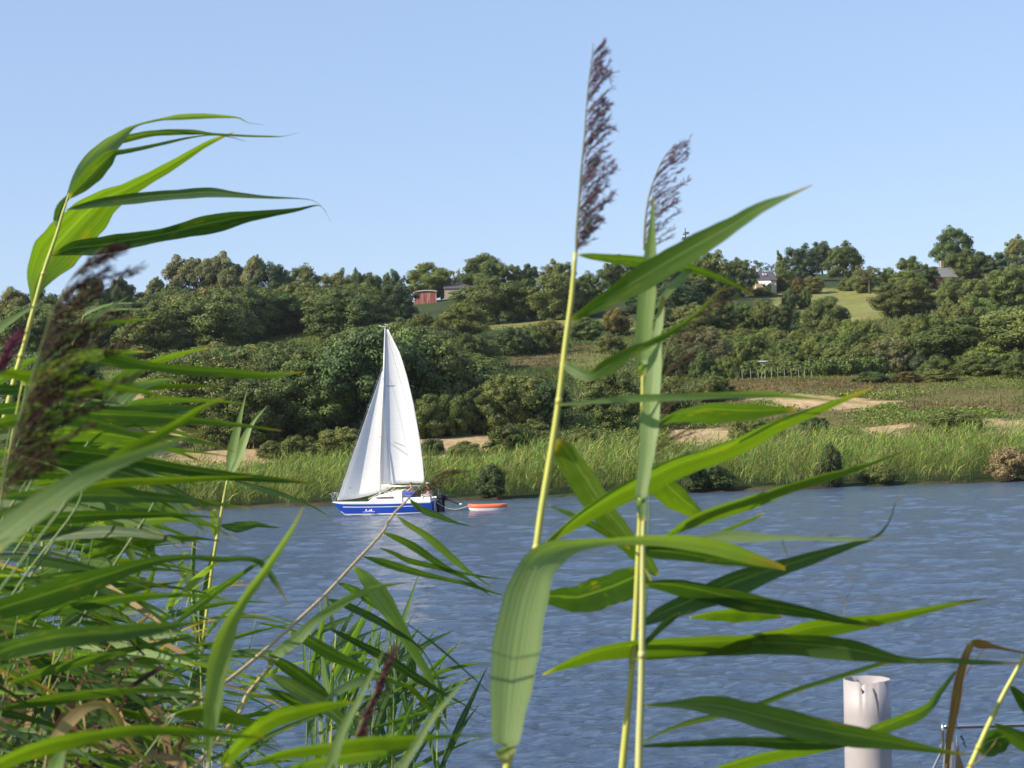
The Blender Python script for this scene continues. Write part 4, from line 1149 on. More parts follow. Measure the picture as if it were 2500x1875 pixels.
    clew_z = zb + (1290 - 1300) * mpz; clew_x = mx - (640 - 545) * mpp
    rows = []
    nR = 30
    for r in range(nR + 1):
        f = r / nR
        A = tack.lerp(head, f)
        # leech from clew up to head with a hollow
        B_z = clew_z + (head.z - clew_z) * f; B_x = clew_x + (head.x - clew_x) * f + .30 * math.sin(math.pi * f) * .4
        foot_up = (clew_z - tack.z) * (1 - f)
        rows.append((A, Vector((B_x, 0, B_z))))
    V = []; nn = 20; tw = R(10)
    for r, (A, B) in enumerate(rows):
        f = r / nR
        ch_ = (A.x - B.x)
        for k in range(nn + 1):
            u = k / nn
            b_ = .155 * ch_ * 4 * (u ** .7) * (1 - u ** .7)
            z = A.z + (B.z - A.z) * u ** 1.3
            V.append((A.x - ch_ * u, -math.tan(tw) * ch_ * u * .55 - b_, z - (.10 * math.sin(math.pi * u) if r == 0 else 0)))
    Fa = [(r * (nn + 1) + k, r * (nn + 1) + k + 1, (r + 1) * (nn + 1) + k + 1, (r + 1) * (nn + 1) + k) for r in range(nR) for k in range(nn)]
    me = bpy.data.meshes.new('jib'); me.from_pydata(V, [], Fa); me.polygons.foreach_set('use_smooth', [True] * len(Fa)); me.update()
    jb = link('jib', me, SAIL, e); sl = jb.modifiers.new('s', 'SOLIDIFY'); sl.thickness = .004
    mk = MB(); c_ = Vector(V[2 * 21 + 3]); mk.box(c_.x - .05, c_.x + .05, c_.y + .015, c_.y + .03, c_.z + .1, c_.z + .2); mk.build('sail_mark', DARK, jb)
    # standing and running rigging
    rg = MB(); rg.tube([Vector((xb - .15, 0, .86)), head + Vector((.02, 0, .15))], .012, 5)
    for s_ in (1, -1):
        rg.tube([Vector((mx - .15, s_ * 1.05, .78)), mast(zs) + Vector((-.08, s_ * .75, .06)), mast(ZT - 2.4)], .008, 4)
    rg.tube([Vector((-xb + .05, 0, .8)), mast(ZT)], .008, 4); rg.build('stays', STEEL, e)
    sh = MB(); sh.tube([Vector(V[20]), Vector((X(700), .55, 1.32)), Vector((X(880), .7, 1.5)), Vector((X(1000), .72, 1.05))], .012, 5); sh.tube([Vector(V[20]), Vector((X(505), .4, .95))], .02, 5); sh.build('jib_sheet', ROPE, e)
    # pulpit and pushpit
    pp = MB()
    for s_ in (1, -1):
        pp.tube([(X(45) - .05, s_ * .06, .8), (X(38), s_ * .1, 1.35), (X(60) , s_ * .2, 1.40), (X(100), s_ * .35, 1.36)], .016, 6)
        pp.tube([(X(85), s_ * .28, .8), (X(92), s_ * .3, 1.38)], .014, 6)
    pp.tube([(X(38), .1, 1.35), (X(38), -.1, 1.35)], .016, 6); pp.tube([(X(72), .22, 1.1), (X(95), .26, 1.25), (X(88), .22, 1.42)], .045, 6); pp.build('pulpit', STEEL, e)
    pp = MB()
    for s_ in (1, -1):
        for c_ in (1180, 1268): pp.tube([(X(c_), s_ * .86, .8), (X(c_), s_ * .86, 1.42)], .014, 6)
        pp.tube([(X(1060), s_ * .86, 1.38), (X(1268), s_ * .86, 1.42)], .014, 6)
    pp.tube([(X(1268), .86, 1.42), (X(1290), 0, 1.42), (X(1268), -.86, 1.42)], .014, 6); pp.build('pushpit', STEEL, e)
    dg = MB(); dg.prism([(X(945), .865, 1.38), (X(1130), .865, 1.34), (X(1130), .865, 1.25), (X(945), .865, 1.25)], (0, .02, 0)); dg.build('spray_dodger', SHORTS, e)
    # ladder, rudder, outboards
    ld = MB()
    for s_ in (.30, .55): ld.tube([(-xb - .06, s_, .95), (-xb - .10, s_, .55), (-xb - .14, s_, -.1)], .018, 6)
    for z in (.0, .25, .5): ld.tube([(-xb - .13, .30, z), (-xb - .13, .55, z)], .018, 6)
    ld.build('boarding_ladder', STEEL, e)
    ru = MB(); ru.box(-xb - .36, -xb - .05, -.03, .03, -.3, .72); ru.tube([(-xb - .2, 0, .8), (-xb + 1.0, 0, 1.05)], .022, 6); ru.build('rudder', DARK, e)
    for yy, zz, sc in ((-.45, .0, 1.0), (.05, .12, .8)):
        om = MB(); om.box(-xb - .62 * sc, -xb - .12, yy - .15, yy + .15, .72 + zz, 1.05 + zz); o_ = om.build('outboard_motor', DARK, e, bevel=.06)
        lg = MB(); lg.prism([(-xb - .45, yy - .05, .74 + zz), (-xb - .22, yy - .05, .74 + zz), (-xb - .28, yy - .05, -.35), (-xb - .42, yy - .05, -.35)], (0, .1, 0)); lg.build('leg', DARK, o_)
        lg = MB(); lg.tube([(-xb - .55 * sc, yy, 1.0 + zz), (-xb - .95, yy + .05, .86)], .02, 6); lg.build('tiller', DARK, o_)
    # boat hook with a white float on its end
    bh = MB(); bh.tube([(-xb - .2, -.5, .95), (-xb - 1.35, -.7, .42)], .03, 6); bh.build('stern_pole', DARK, e)
    bh = MB(); bh.tube([(-xb - 1.32, -.7, .42), (-xb - 1.45, -.72, .46)], [.08, .05], 8); bh.build('pole_float', WHITE, e)
    bpy.context.view_layer.update()
    # tow rope and dinghy
    dx, dy = c5(1880, 470)
    v = fw + rt * ((dx - 1250) / F) + up * ((937.5 - dy) / F); dd = -CAM.z / v.z; q = CAM + v * dd
    de = empty('dinghy', (q.x, q.y, 0), math.pi - R(8)); tag(de, 'orange topped white plastic dinghy towed behind the sailing boat', 'dinghy')
    Ld = 460 * K / math.cos(R(8)); h2 = Ld / 2
    def ring(z, k, fl):
        out = []
        for i in range(24):
            t = i / 24 * 2 * math.pi
            x = math.cos(t); y = math.sin(t)
            xx = h2 * k * (abs(x) ** .7) * (1 if x > 0 else -1); yy = .62 * fl * (abs(y) ** .6) * (1 if y > 0 else -1) * (1 - .35 * max(0, x) ** 2)
            out.append((xx, yy, z + .06 * max(0, x) ** 2))
        return out
    def lathe(rs_, nm, mat):
        V = sum(rs_, []); Fa = [(r * 24 + k, r * 24 + (k + 1) % 24, (r + 1) * 24 + (k + 1) % 24, (r + 1) * 24 + k) for r in range(len(rs_) - 1) for k in range(24)]
        me = bpy.data.meshes.new(nm); me.from_pydata(V, [], Fa); me.polygons.foreach_set('use_smooth', [True] * len(Fa)); me.update(); return link(nm, me, mat, de)
    lathe([ring(-.12, .5, .5), ring(-.1, .82, .8), ring(.08, .94, .95), ring(.20, .97, 1.0)], 'hull', WHITE)
    lathe([ring(.20, .985, 1.02), ring(.27, 1.0, 1.06), ring(.38, 1.0, 1.08), ring(.42, .98, 1.04), ring(.40, .93, .94), ring(.22, .88, .88), ring(.05, .7, .7), ring(.04, .2, .2)], 'rim', ORANGE)
    th = MB(); th.box(-.15, .15, -.56, .56, .26, .30); th.box(-.95, -.75, -.5, .5, .26, .30); th.build('seat', ORANGE, de)
    ma = e.matrix_world.inverted() if False else None
    a = Vector((p.x, p.y, 0)) + Matrix.Rotation(math.pi - YAW, 3, 'Z') @ Vector((-xb, .3, .75)); b = Vector((q.x, q.y, .35)) + Vector((-h2, 0, 0))
    tw_ = MB(); tw_.tube([a.lerp(b, k / 10) + Vector((0, 0, -.35 * math.sin(math.pi * k / 10))) for k in range(11)], .015, 5)
    tag(tw_.build('tow_rope', ROPE), 'pale tow rope hanging between the boat stern and the dinghy', 'rope')
    # people
    def person(label, loc, rz, J, edges, radii, kids):
        pe = empty('person', loc, rz); tag(pe, label, 'person')
        me = bpy.data.meshes.new('body'); me.from_pydata(J, edges, []); o = link('body', me, SKIN_M, pe)
        m = o.modifiers.new('skin', 'SKIN'); m.use_smooth_shade = True
        sv = me.skin_vertices[0].data if me.skin_vertices else None
        if sv:
            for i, r_ in enumerate(radii): sv[i].radius = (r_, r_)
            sv[0].use_root = True
        o.modifiers.new('sub', 'SUBSURF').levels = 1; o.modifiers['sub'].render_levels = 1
        kids(pe, o)
        return pe
    # local: +x the way the person faces, z up, origin on the seat
    J = [(0,0,.10),(0,0,.30),(.03,0,.50),(.05,0,.60),(.07,0,.66),(.10,0,.79),
         (.02,.19,.52),(.24,.24,.38),(.46,.22,.30),(.54,.21,.29),
         (.02,-.19,.52),(.10,-.30,.27),(.30,-.28,.14),(.37,-.27,.12),
         (.06,.11,.10),(.44,.15,.14),(.47,.15,-.26),(.58,.15,-.31),
         (.06,-.11,.10),(.44,-.15,.14),(.47,-.15,-.26),(.58,-.15,-.31)]
    E = [(0,1),(1,2),(2,3),(3,4),(4,5),(2,6),(6,7),(7,8),(8,9),(2,10),(10,11),(11,12),(12,13),(0,14),(14,15),(15,16),(16,17),(0,18),(18,19),(19,20),(20,21)]
    Rr = [.14,.13,.14,.06,.065,.10,.062,.042,.032,.03,.062,.042,.032,.03,.095,.065,.045,.035,.095,.065,.045,.035]
    for hnd in (9, 13):
        hx, hy, hz = J[hnd]
        for k in range(5):
            J.append((hx + (.07 if k else .03), hy - .03 + .015 * k, hz + (.02 if k == 0 else -.01 * (k % 2)))); E.append((hnd, len(J) - 1)); Rr.append(.009)
    def kids1(pe, o):
        h = MB(); n_ = 8
        rr = [[(.10 + .108 * math.cos(a) * math.cos(b) - .02, .108 * math.sin(a) * math.cos(b), .80 + .12 * math.sin(b)) for a in [2 * math.pi * k / 10 for k in range(10)]] for b in (.1, .6, 1.1, 1.5)]
        V = sum(rr, []); h.add(V, [(r_ * 10 + k, r_ * 10 + (k + 1) % 10, (r_ + 1) * 10 + (k + 1) % 10, (r_ + 1) * 10 + k) for r_ in range(3) for k in range(10)]); h.build('hair', HAIRM, pe, True)
        s_ = MB()
        for q in (1, -1): s_.tube([(-.04, q * .08, .12), (.1, q * .11, .11), (.36, q * .145, .14)], [.155, .125, .10], 10)
        s_.tube([(0, 0, 0.0), (0, 0, .24)], [.17, .165], 10); s_.build('shorts', SHORTS, pe, True)
    def kids2(pe, o):
        h = MB(); h.tube([(.08, 0, .82), (.08, 0, .86), (.08, 0, .93)], [.19, .125, .10], 12); h.build('sun_hat', CAPM, pe, True)
        s_ = MB()
        for q in (1, -1): s_.tube([(-.04, q * .08, .12), (.1, q * .11, .11), (.42, q * .145, .15), (.48, q * .15, -.2)], [.155, .125, .095, .075], 10)
        s_.tube([(0, 0, 0.0), (0, 0, .24)], [.17, .165], 10); s_.build('trousers', CAPM, pe, True)
    rot = Matrix.Rotation(math.pi - YAW, 3, 'Z'); base = Vector((p.x, p.y, 0))
    w1 = base + rot @ Vector((X(1045), .62, .98)); w2 = base + rot @ Vector((X(1225), .30, .93))
    person('bare-chested person on the cockpit side reaching forward to the sheets', w1, math.pi - YAW + R(-12), J, E, Rr, kids1)
    person('person in pale hat and trousers sitting at the stern by the tiller', w2, math.pi - YAW + R(25), J, E, Rr, kids2)
boat()
# ------------------------------------------------------------------ near reeds
def leaf_mat():
    m, t, b = newmat('reed_leaf')
    uv = N(t, 'ShaderNodeUVMap'); sp = N(t, 'ShaderNodeSeparateXYZ'); t.links.new(uv.outputs[0], sp.inputs[0])
    oi = N(t, 'ShaderNodeObjectInfo')
    # parallel veins
    wv = N(t, 'ShaderNodeTexNoise', i_Scale=1.0, i_Detail=3)
    mp = N(t, 'ShaderNodeMapping'); mp.inputs['Scale'].default_value = (26, 1.6, 1); t.links.new(uv.outputs[0], mp.inputs[0])
    rn = N(t, 'ShaderNodeVectorMath', operation='ADD'); t.links.new(mp.outputs[0], rn.inputs[0]); t.links.new(oi.outputs['Location'], rn.inputs[1]); t.links.new(rn.outputs[0], wv.inputs['Vector'])
    mr = N(t, 'ShaderNodeMapRange'); mr.inputs[1].default_value = .3; mr.inputs[2].default_value = .7; mr.inputs[3].default_value = .72; mr.inputs[4].default_value = 1.28; t.links.new(wv.outputs[0], mr.inputs[0])
    # blotches of yellowing
    n2 = N(t, 'ShaderNodeTexNoise', i_Scale=2.3, i_Detail=4)
    mp2 = N(t, 'ShaderNodeMapping'); mp2.inputs['Scale'].default_value = (2.2, 3.5, 1); t.links.new(uv.outputs[0], mp2.inputs[0])
    r2 = N(t, 'ShaderNodeVectorMath', operation='MULTIPLY_ADD'); r2.inputs[1].default_value = (37, 61, 23); t.links.new(oi.outputs['Location'], r2.inputs[0]); t.links.new(mp2.outputs[0], r2.inputs[2])
    rr = N(t, 'ShaderNodeCombineXYZ'); 
    mm = N(t, 'ShaderNodeMath', operation='MULTIPLY'); mm.inputs[1].default_value = 90; t.links.new(oi.outputs['Random'], mm.inputs[0]); t.links.new(mm.outputs[0], rr.inputs[2])
    r3 = N(t, 'ShaderNodeVectorMath', operation='ADD'); t.links.new(mp2.outputs[0], r3.inputs[0]); t.links.new(rr.outputs[0], r3.inputs[1]); t.links.new(r3.outputs[0], n2.inputs['Vector'])
    yl = N(t, 'ShaderNodeMapRange'); yl.inputs[1].default_value = .60; yl.inputs[2].default_value = .80; t.links.new(n2.outputs[0], yl.inputs[0])
    sc = N(t, 'ShaderNodeVectorMath', operation='SCALE'); t.links.new(oi.outputs['Color'], sc.inputs[0]); t.links.new(mr.outputs[0], sc.inputs['Scale'])
    mx = N(t, 'ShaderNodeMix', data_type='RGBA'); mx.inputs[7].default_value = (.30, .27, .03, 1); t.links.new(yl.outputs[0], mx.inputs[0]); t.links.new(sc.outputs[0], mx.inputs[6])
    # dry tip, yellow collar, pale midrib
    tp = N(t, 'ShaderNodeMapRange'); tp.inputs[1].default_value = .90; tp.inputs[2].default_value = 1.0; t.links.new(sp.outputs['Y'], tp.inputs[0])
    m2 = N(t, 'ShaderNodeMix', data_type='RGBA'); m2.inputs[7].default_value = (.36, .22, .10, 1); t.links.new(tp.outputs[0], m2.inputs[0]); t.links.new(mx.outputs[2], m2.inputs[6])
    bs = N(t, 'ShaderNodeMapRange'); bs.inputs[1].default_value = .035; bs.inputs[2].default_value = .0; t.links.new(sp.outputs['Y'], bs.inputs[0])
    m3 = N(t, 'ShaderNodeMix', data_type='RGBA'); m3.inputs[7].default_value = (.50, .42, .08, 1); t.links.new(bs.outputs[0], m3.inputs[0]); t.links.new(m2.outputs[2], m3.inputs[6])
    ab = N(t, 'ShaderNodeMath', operation='SUBTRACT'); ab.inputs[1].default_value = .5; t.links.new(sp.outputs['X'], ab.inputs[0])
    ac = N(t, 'ShaderNodeMath', operation='ABSOLUTE'); t.links.new(ab.outputs[0], ac.inputs[0])
    mi = N(t, 'ShaderNodeMapRange'); mi.inputs[1].default_value = .05; mi.inputs[2].default_value = .02; mi.inputs[4].default_value = .45; t.links.new(ac.outputs[0], mi.inputs[0])
    m4 = N(t, 'ShaderNodeMix', data_type='RGBA'); m4.inputs[7].default_value = (.28, .40, .15, 1); t.links.new(mi.outputs[0], m4.inputs[0]); t.links.new(m3.outputs[2], m4.inputs[6])
    t.links.new(m4.outputs[2], b.inputs['Base Color'])
    b.inputs['Roughness'].default_value = .48; b.inputs['Specular IOR Level'].default_value = .42
    bp = N(t, 'ShaderNodeBump', i_Strength=.35, i_Distance=.002); t.links.new(wv.outputs[0], bp.inputs['Height']); t.links.new(bp.outputs[0], b.inputs['Normal'])
    tr = N(t, 'ShaderNodeBsdfTranslucent')
    mu = N(t, 'ShaderNodeVectorMath', operation='MULTIPLY'); mu.inputs[1].default_value = (1.35, 1.5, .16); t.links.new(m4.outputs[2], mu.inputs[0]); t.links.new(mu.outputs[0], tr.inputs[0])
    mix = N(t, 'ShaderNodeMixShader'); mix.inputs[0].default_value = .5
    t.links.new(b.outputs[0], mix.inputs[1]); t.links.new(tr.outputs[0], mix.inputs[2]); t.links.new(mix.outputs[0], t.nodes['Material Output'].inputs[0])
    return m
ML = leaf_mat()
def stem_mat():
    m, t, b = newmat('reed_stem')
    oi = N(t, 'ShaderNodeObjectInfo'); tc = N(t, 'ShaderNodeTexCoord')
    no = N(t, 'ShaderNodeTexNoise', i_Scale=14, i_Detail=4); mp = N(t, 'ShaderNodeMapping'); mp.inputs['Scale'].default_value = (6, 6, 1)
    t.links.new(tc.outputs['Object'], mp.inputs[0]); t.links.new(mp.outputs[0], no.inputs['Vector'])
    mr = N(t, 'ShaderNodeMapRange'); mr.inputs[3].default_value = .7; mr.inputs[4].default_value = 1.25; t.links.new(no.outputs[0], mr.inputs[0])
    sc = N(t, 'ShaderNodeVectorMath', operation='SCALE'); t.links.new(oi.outputs['Color'], sc.inputs[0]); t.links.new(mr.outputs[0], sc.inputs['Scale'])
    t.links.new(sc.outputs[0], b.inputs['Base Color']); b.inputs['Roughness'].default_value = .4
    return m
MST = stem_mat()
LC = dict(g=(.092, .160, .046), d=(.048, .100, .034), p=(.215, .300, .120), y=(.125, .200, .026), b=(.070, .132, .072), tan=(.38, .25, .13), br=(.26, .12, .07))  # leaf tints; b has the sky sheen of upper sides put into its colour
SC = dict(y=(.46, .47, .10), g=(.13, .21, .055), t=(.42, .32, .15), p=(.50, .50, .20))
def resample(pts, n):
    """Catmull-Rom through (x, y, ...) tuples"""
    A = np.array(pts, dtype=float); m = len(A)
    seg = np.concatenate([[0], np.cumsum(np.hypot(*(A[1:, :2] - A[:-1, :2]).T) + 1e-6)])
    out = []
    for s in np.linspace(0, seg[-1], n):
        i = min(m - 2, int(np.searchsorted(seg, s, 'right') - 1)); t = (s - seg[i]) / (seg[i + 1] - seg[i])
        p0, p1, p2, p3 = A[max(0, i - 1)], A[i], A[i + 1], A[min(m - 1, i + 2)]
        v = .5 * (2 * p1 + (p2 - p0) * t + (2 * p0 - 5 * p1 + 4 * p2 - p3) * t * t + (3 * p1 - p0 - 3 * p2 + p3) * t ** 3)
        for k in range(2, A.shape[1]): v[k] = p1[k] + (p2[k] - p1[k]) * t
        out.append(v)
    return np.array(out)
WF = 1.12                        # traced widths run a little narrow
def leaf(parent, cr, pts, d0, d1=None, tilt=-35, tilt1=None, col='g', fold=.22, name='leaf', label=None):
    """blade traced as (x, y, width); the blade's real width is wider where it is tilted away"""
    d1 = d0 if d1 is None else d1; tilt1 = tilt if tilt1 is None else tilt1
    s = cr(1, 0)[0] - cr(0, 0)[0]
    Q = [(*cr(a[0], a[1]), a[2] * s) for a in pts]
    n = 14 + 3 * len(pts)
    Rp = resample(Q, n)
    o = parent.location if parent else Vector((0, 0, 0))
    V = []; UV = []; nw = 5
    tx = np.gradient(Rp[:, 0]); ty = np.gradient(Rp[:, 1]); ln = np.hypot(tx, ty) + 1e-9; tx /= ln; ty /= ln
    ph = rt_.uniform(0, 6)
    for i in range(n):
        f = i / (n - 1); x, y, w_ = Rp[i]; d = d0 + (d1 - d0) * f
        c = P(x, y, d)
        px, py = -ty[i], tx[i]
        if tx[i] >= 0: px, py = -px, -py          # towards the upper side of a blade running right
        if tx[i] >= 0 and py > 0 or tx[i] < 0 and py > 0: px, py = -px, -py
        tl = R(tilt + (tilt1 - tilt) * f + 5 * math.sin(ph + f * 7))
        hw = max(w_ * WF, .6) * .5 * d / F * (1 + .045 * math.sin(ph * 2 + f * 23) + .025 * math.sin(ph + f * 61))
        W = (rt * px - up * py) * hw + fw * hw * math.tan(tl)
        W_l = W.length; nr = W.cross(rt * tx[i] - up * ty[i]).normalized()
        if nr.dot(fw) < 0: nr = -nr
        for k in range(nw):
            u = -1 + 2 * k / (nw - 1)
            V.append(c + W * u + nr * fold * W_l * (1 - abs(u)) - o); UV.append((k / (nw - 1), f))
    Fa = [(i * nw + k, i * nw + k + 1, (i + 1) * nw + k + 1, (i + 1) * nw + k) for i in range(n - 1) for k in range(nw - 1)]
    me = mesh_np('leaf', V, Fa, smooth=True, uv=UV)
    ob = link(name, me, ML, parent)
    c = LC[col]; j = rt_.uniform(.88, 1.14); ob.color = (c[0] * j, c[1] * j, c[2] * j, 1)
    if label: ob['label'] = label
    return ob
def gz(x, y): return float(ground(x, y))
def stem(parent, cr, pts, d0, d1=None, col='y', to_ground=True, name='stem'):
    d1 = d0 if d1 is None else d1
    s = cr(1, 0)[0] - cr(0, 0)[0]
    Q = [(*cr(a[0], a[1]), a[2] * s) for a in pts]
    Rp = resample(Q, 10 + 3 * len(pts)); n = len(Rp)
    o = parent.location
    W = []; rad = []
    for i in range(n):
        d = d0 + (d1 - d0) * i / (n - 1); W.append(P(Rp[i, 0], Rp[i, 1], d)); rad.append(Rp[i, 2] * .5 * d / F)
    if to_ground:
        a, b = W[-2], W[-1]; dr = (b - a).normalized()
        g = gz(b.x, b.y); k = (b.z - g)
        dr = Vector((dr.x, dr.y, min(dr.z, -.3))).normalized()
        for f in (.33, .66, 1.0):
            q = b + Vector((dr.x / -dr.z * k * .75, dr.y / -dr.z * k * .75, 0)) * f; q.z = b.z + (gz(q.x, q.y) - .1 - b.z) * f
            W.append(q); rad.append(rad[n - 1])
    mb = MB(); mb.tube([q - o for q in W], rad, 8)
    # joints
    L = 0
    for i in range(1, len(W)):
        L += (W[i] - W[i - 1]).length
        if L > .19:
            L = 0; t = (W[i] - W[i - 1]).normalized() * rad[i]
            mb.tube([W[i] - o - t * 1.2, W[i] - o, W[i] - o + t * 1.2], [rad[i] * 1.0, rad[i] * 1.22, rad[i] * 1.0], 8)
    ob = mb.build(name, MST, parent, True)
    c = SC[col]; ob.color = (*c, 1)
    return W
def plume(parent, cr, rachis, d, width, wind, col, rs, dens=26, name='flower_plume', green=.0, L0=.5, fine=1.0, spk=1.0):
    """feathery seed head: a central stalk with side branches combed by the wind, each set with spikelets.
    width = branch length in crop px at the foot, wind = direction (x, y) of the combing"""
    s = cr(1, 0)[0] - cr(0, 0)[0]
    Q = [(*cr(a, b), 0) for a, b in rachis]; Rp = resample(Q, 40); o = parent.location
    mb = MB(); pts = [P(q[0], q[1], d) - o for q in Rp]
    r0 = .0016 * fine
    mb.tube(pts, [r0 * (1.2 - .9 * i / 39) for i in range(40)], 5)
    V = []; Fa = []; hue = []
    wx, wy = wind; wl = math.hypot(wx, wy); wx /= wl; wy /= wl
    for b in range(dens):
        f = .02 + .95 * (b / dens) ** 1.3; i = int(f * 39); p0 = pts[i]
        t = (pts[min(39, i + 1)] - pts[max(0, i - 1)]).normalized()
        wv = (rt * wx - up * wy)
        Lb = width * s * d / F * (1 - f) ** .5 * rs.choice([.5, .75, .9, 1.0, 1.0, 1.2, 1.6]) * rs.uniform(.8, 1.1) * (.6 + .4 * min(1, f / .12)) + .012
        side = rs.normal(0, .28); dep = rs.normal(0, .35)
        mix = rs.uniform(.10, .62)
        dr = (t * (1 - mix) + wv * mix + fw * dep * .5 + (rt * -wy - up * wx) * side * .4).normalized()
        sub = [p0]; cur = p0.copy(); dd = dr.copy()
        for k in range(7):
            dd = (dd + wv * .17 + fw * rs.normal(0, .03) - Vector((0, 0, .03))).normalized(); cur = cur + dd * Lb / 7; sub.append(cur.copy())
        mb.tube(sub, r0 * .35, 3, False)
        ns = int(24 * spk * (Lb / .08) ** .8) + 6
        for k in range(ns):
            g = 1 - rs.uniform(0, .9) ** 1.35; a = g * 7; j = min(6, int(a)); q = sub[j].lerp(sub[j + 1], a - j)
            di = (dd * .9 + Vector(rs.normal(0, .34, 3))).normalized(); l = rs.uniform(.006, .013) * fine; wdt = l * .06
            off = di.cross(Vector(rs.normal(0, 1, 3))).normalized()
            off2 = di.cross(off).normalized()
            n0 = len(V); q = q + off * rs.uniform(0, .0018)
            V += [q, q + di * l * .5 + off * wdt, q + di * l, q + di * l * .5 - off * wdt, q + di * l * .5 + off2 * wdt, q + di * l * .5 - off2 * wdt]
            Fa += [(n0, n0 + 1, n0 + 2, n0 + 3), (n0, n0 + 4, n0 + 2, n0 + 5)]
            isg = rs.rand() < green * (1.3 - f); c = (np.array((.16, .20, .08)) if isg else np.array(col)) * rs.uniform(.6, 1.6)
            hue += [c] * 6
    base = len(V)
    V2 = [tuple(v) for v in V]; 
    gcol = np.array((.17, .20, .08)); mc = np.array(col) * 1.2
    me = bpy.data.meshes.new('plume')
    allV = V2 + list(mb.v); allF = Fa + [tuple(q + base for q in f) for f in mb.f]
    me.from_pydata(allV, [], allF)
    at = me.attributes.new('col', 'FLOAT_COLOR', 'POINT')
    cc = np.ones((len(allV), 4), dtype=np.float32); cc[:base, :3] = np.array(hue); cc[base:, :3] = gcol * .3 + mc * .6; cc[base:base + 200, :3] = gcol * .8 + mc * .2
    at.data.foreach_set('color', cc.ravel()); me.update()
    return link(name, me, MPL, parent)
def reed(label, cr, base_px, d, group=None, name='reed'):
    x, y = cr(*base_px); p = P(x, y, d)
    e = empty(name, (p.x, p.y, gz(p.x, p.y)))
    return tag(e, label, 'reed', group)
rsP = np.random.RandomState(9)
PUR = (.15, .06, .11); BRN = (.075, .045, .030); PINK = (.24, .09, .13)

# ---- the tall flowering reed (right of centre)
D = 2.6
r = reed('tallest flowering reed with the highest purple plume and a big bent leaf low down', cD, (1110, 1659), D)
stem(r, cD, [(1243, 545, 9), (1235, 640, 11), (1222, 740, 12), (1208, 860, 13), (1190, 980, 14), (1170, 1100, 14), (1155, 1215, 15), (1140, 1350, 16), (1120, 1500, 17), (1098, 1640, 18), (1094, 1665, 18)], D)
plume(r, cE, [(372, 1275), (375, 1150), (388, 980), (400, 800), (420, 600), (432, 420), (445, 280), (462, 150), (470, 62)], D, 190, (.84, -.54), PUR, rsP, 96, green=.25, spk=1.0)
leaf(r, cE, [(380, 1285, 6), (460, 1294, 30), (560, 1306, 44), (700, 1322, 54), (850, 1335, 58), (1000, 1358, 44), (1150, 1400, 30), (1304, 1465, 16), (1400, 1520, 4)], D + .05, D + .2, -38, -55, 'g')
leaf(r, cD, [(1233, 691, 3), (1265, 673, 19), (1300, 653, 31), (1370, 612, 46), (1440, 569, 51), (1510, 528, 44), (1580, 487, 33), (1640, 450, 22), (1700, 424, 9), (1757, 399, 1)], D - .05, D - .35, -46, 25, 'g')
leaf(r, cF, [(465, 790, 20), (530, 825, 60), (600, 865, 66), (680, 878, 60), (780, 822, 100), (860, 768, 84), (960, 708, 62), (1060, 665, 44), (1200, 590, 36), (1330, 505, 26), (1450, 400, 12), (1600, 250, 3)], D, D - .2, -20, -50, 'g')
leaf(r, cD, [(1205, 874, 3), (1240, 872, 7), (1290, 867, 9), (1370, 861, 15), (1460, 858, 15), (1550, 854, 12), (1640, 852, 14), (1695, 855, 8), (1770, 862, 4), (1880, 872, 1)], D - .02, D + .1, 25, -50, 'p')
leaf(r, cD, [(1174, 1178, 4), (1205, 1156, 16), (1260, 1118, 30), (1320, 1082, 40), (1390, 1047, 45), (1460, 1013, 45), (1540, 985, 41), (1605, 960, 38), (1680, 920, 30), (1750, 893, 21), (1820, 864, 12), (1885, 838, 2)], D, D + .2, -58, -62, 'y')
leaf(r, cD, [(1186, 1092, 2), (1230, 1110, 9), (1275, 1132, 14), (1320, 1160, 10), (1360, 1185, 3)], D + .02, D + .15, -20, -30, 'd')
leaf(r, cD, [(1172, 1458, 3), (1205, 1444, 14), (1250, 1427, 26), (1300, 1412, 36), (1370, 1402, 44), (1440, 1398, 46), (1520, 1395, 46), (1600, 1391, 42), (1680, 1379, 42), (1750, 1362, 42), (1824, 1351, 36), (1888, 1341, 28), (1984, 1322, 18), (2064, 1304, 9), (2135, 1292, 2)], D + .1, D + .3, -56, -48, 'y')
leaf(r, cD, [(1095, 1650, 16), (1092, 1622, 42), (1095, 1570, 64), (1102, 1500, 79), (1112, 1420, 87), (1125, 1340, 90), (1140, 1280, 87), (1163, 1225, 70), (1198, 1196, 52), (1245, 1180, 26), (1310, 1171, 15), (1371, 1168, 18), (1440, 1169, 24), (1510, 1176, 30), (1580, 1192, 32), (1640, 1211, 24), (1697, 1227, 4)], 2.05, 2.35, 14, -40, 'p', fold=.30)
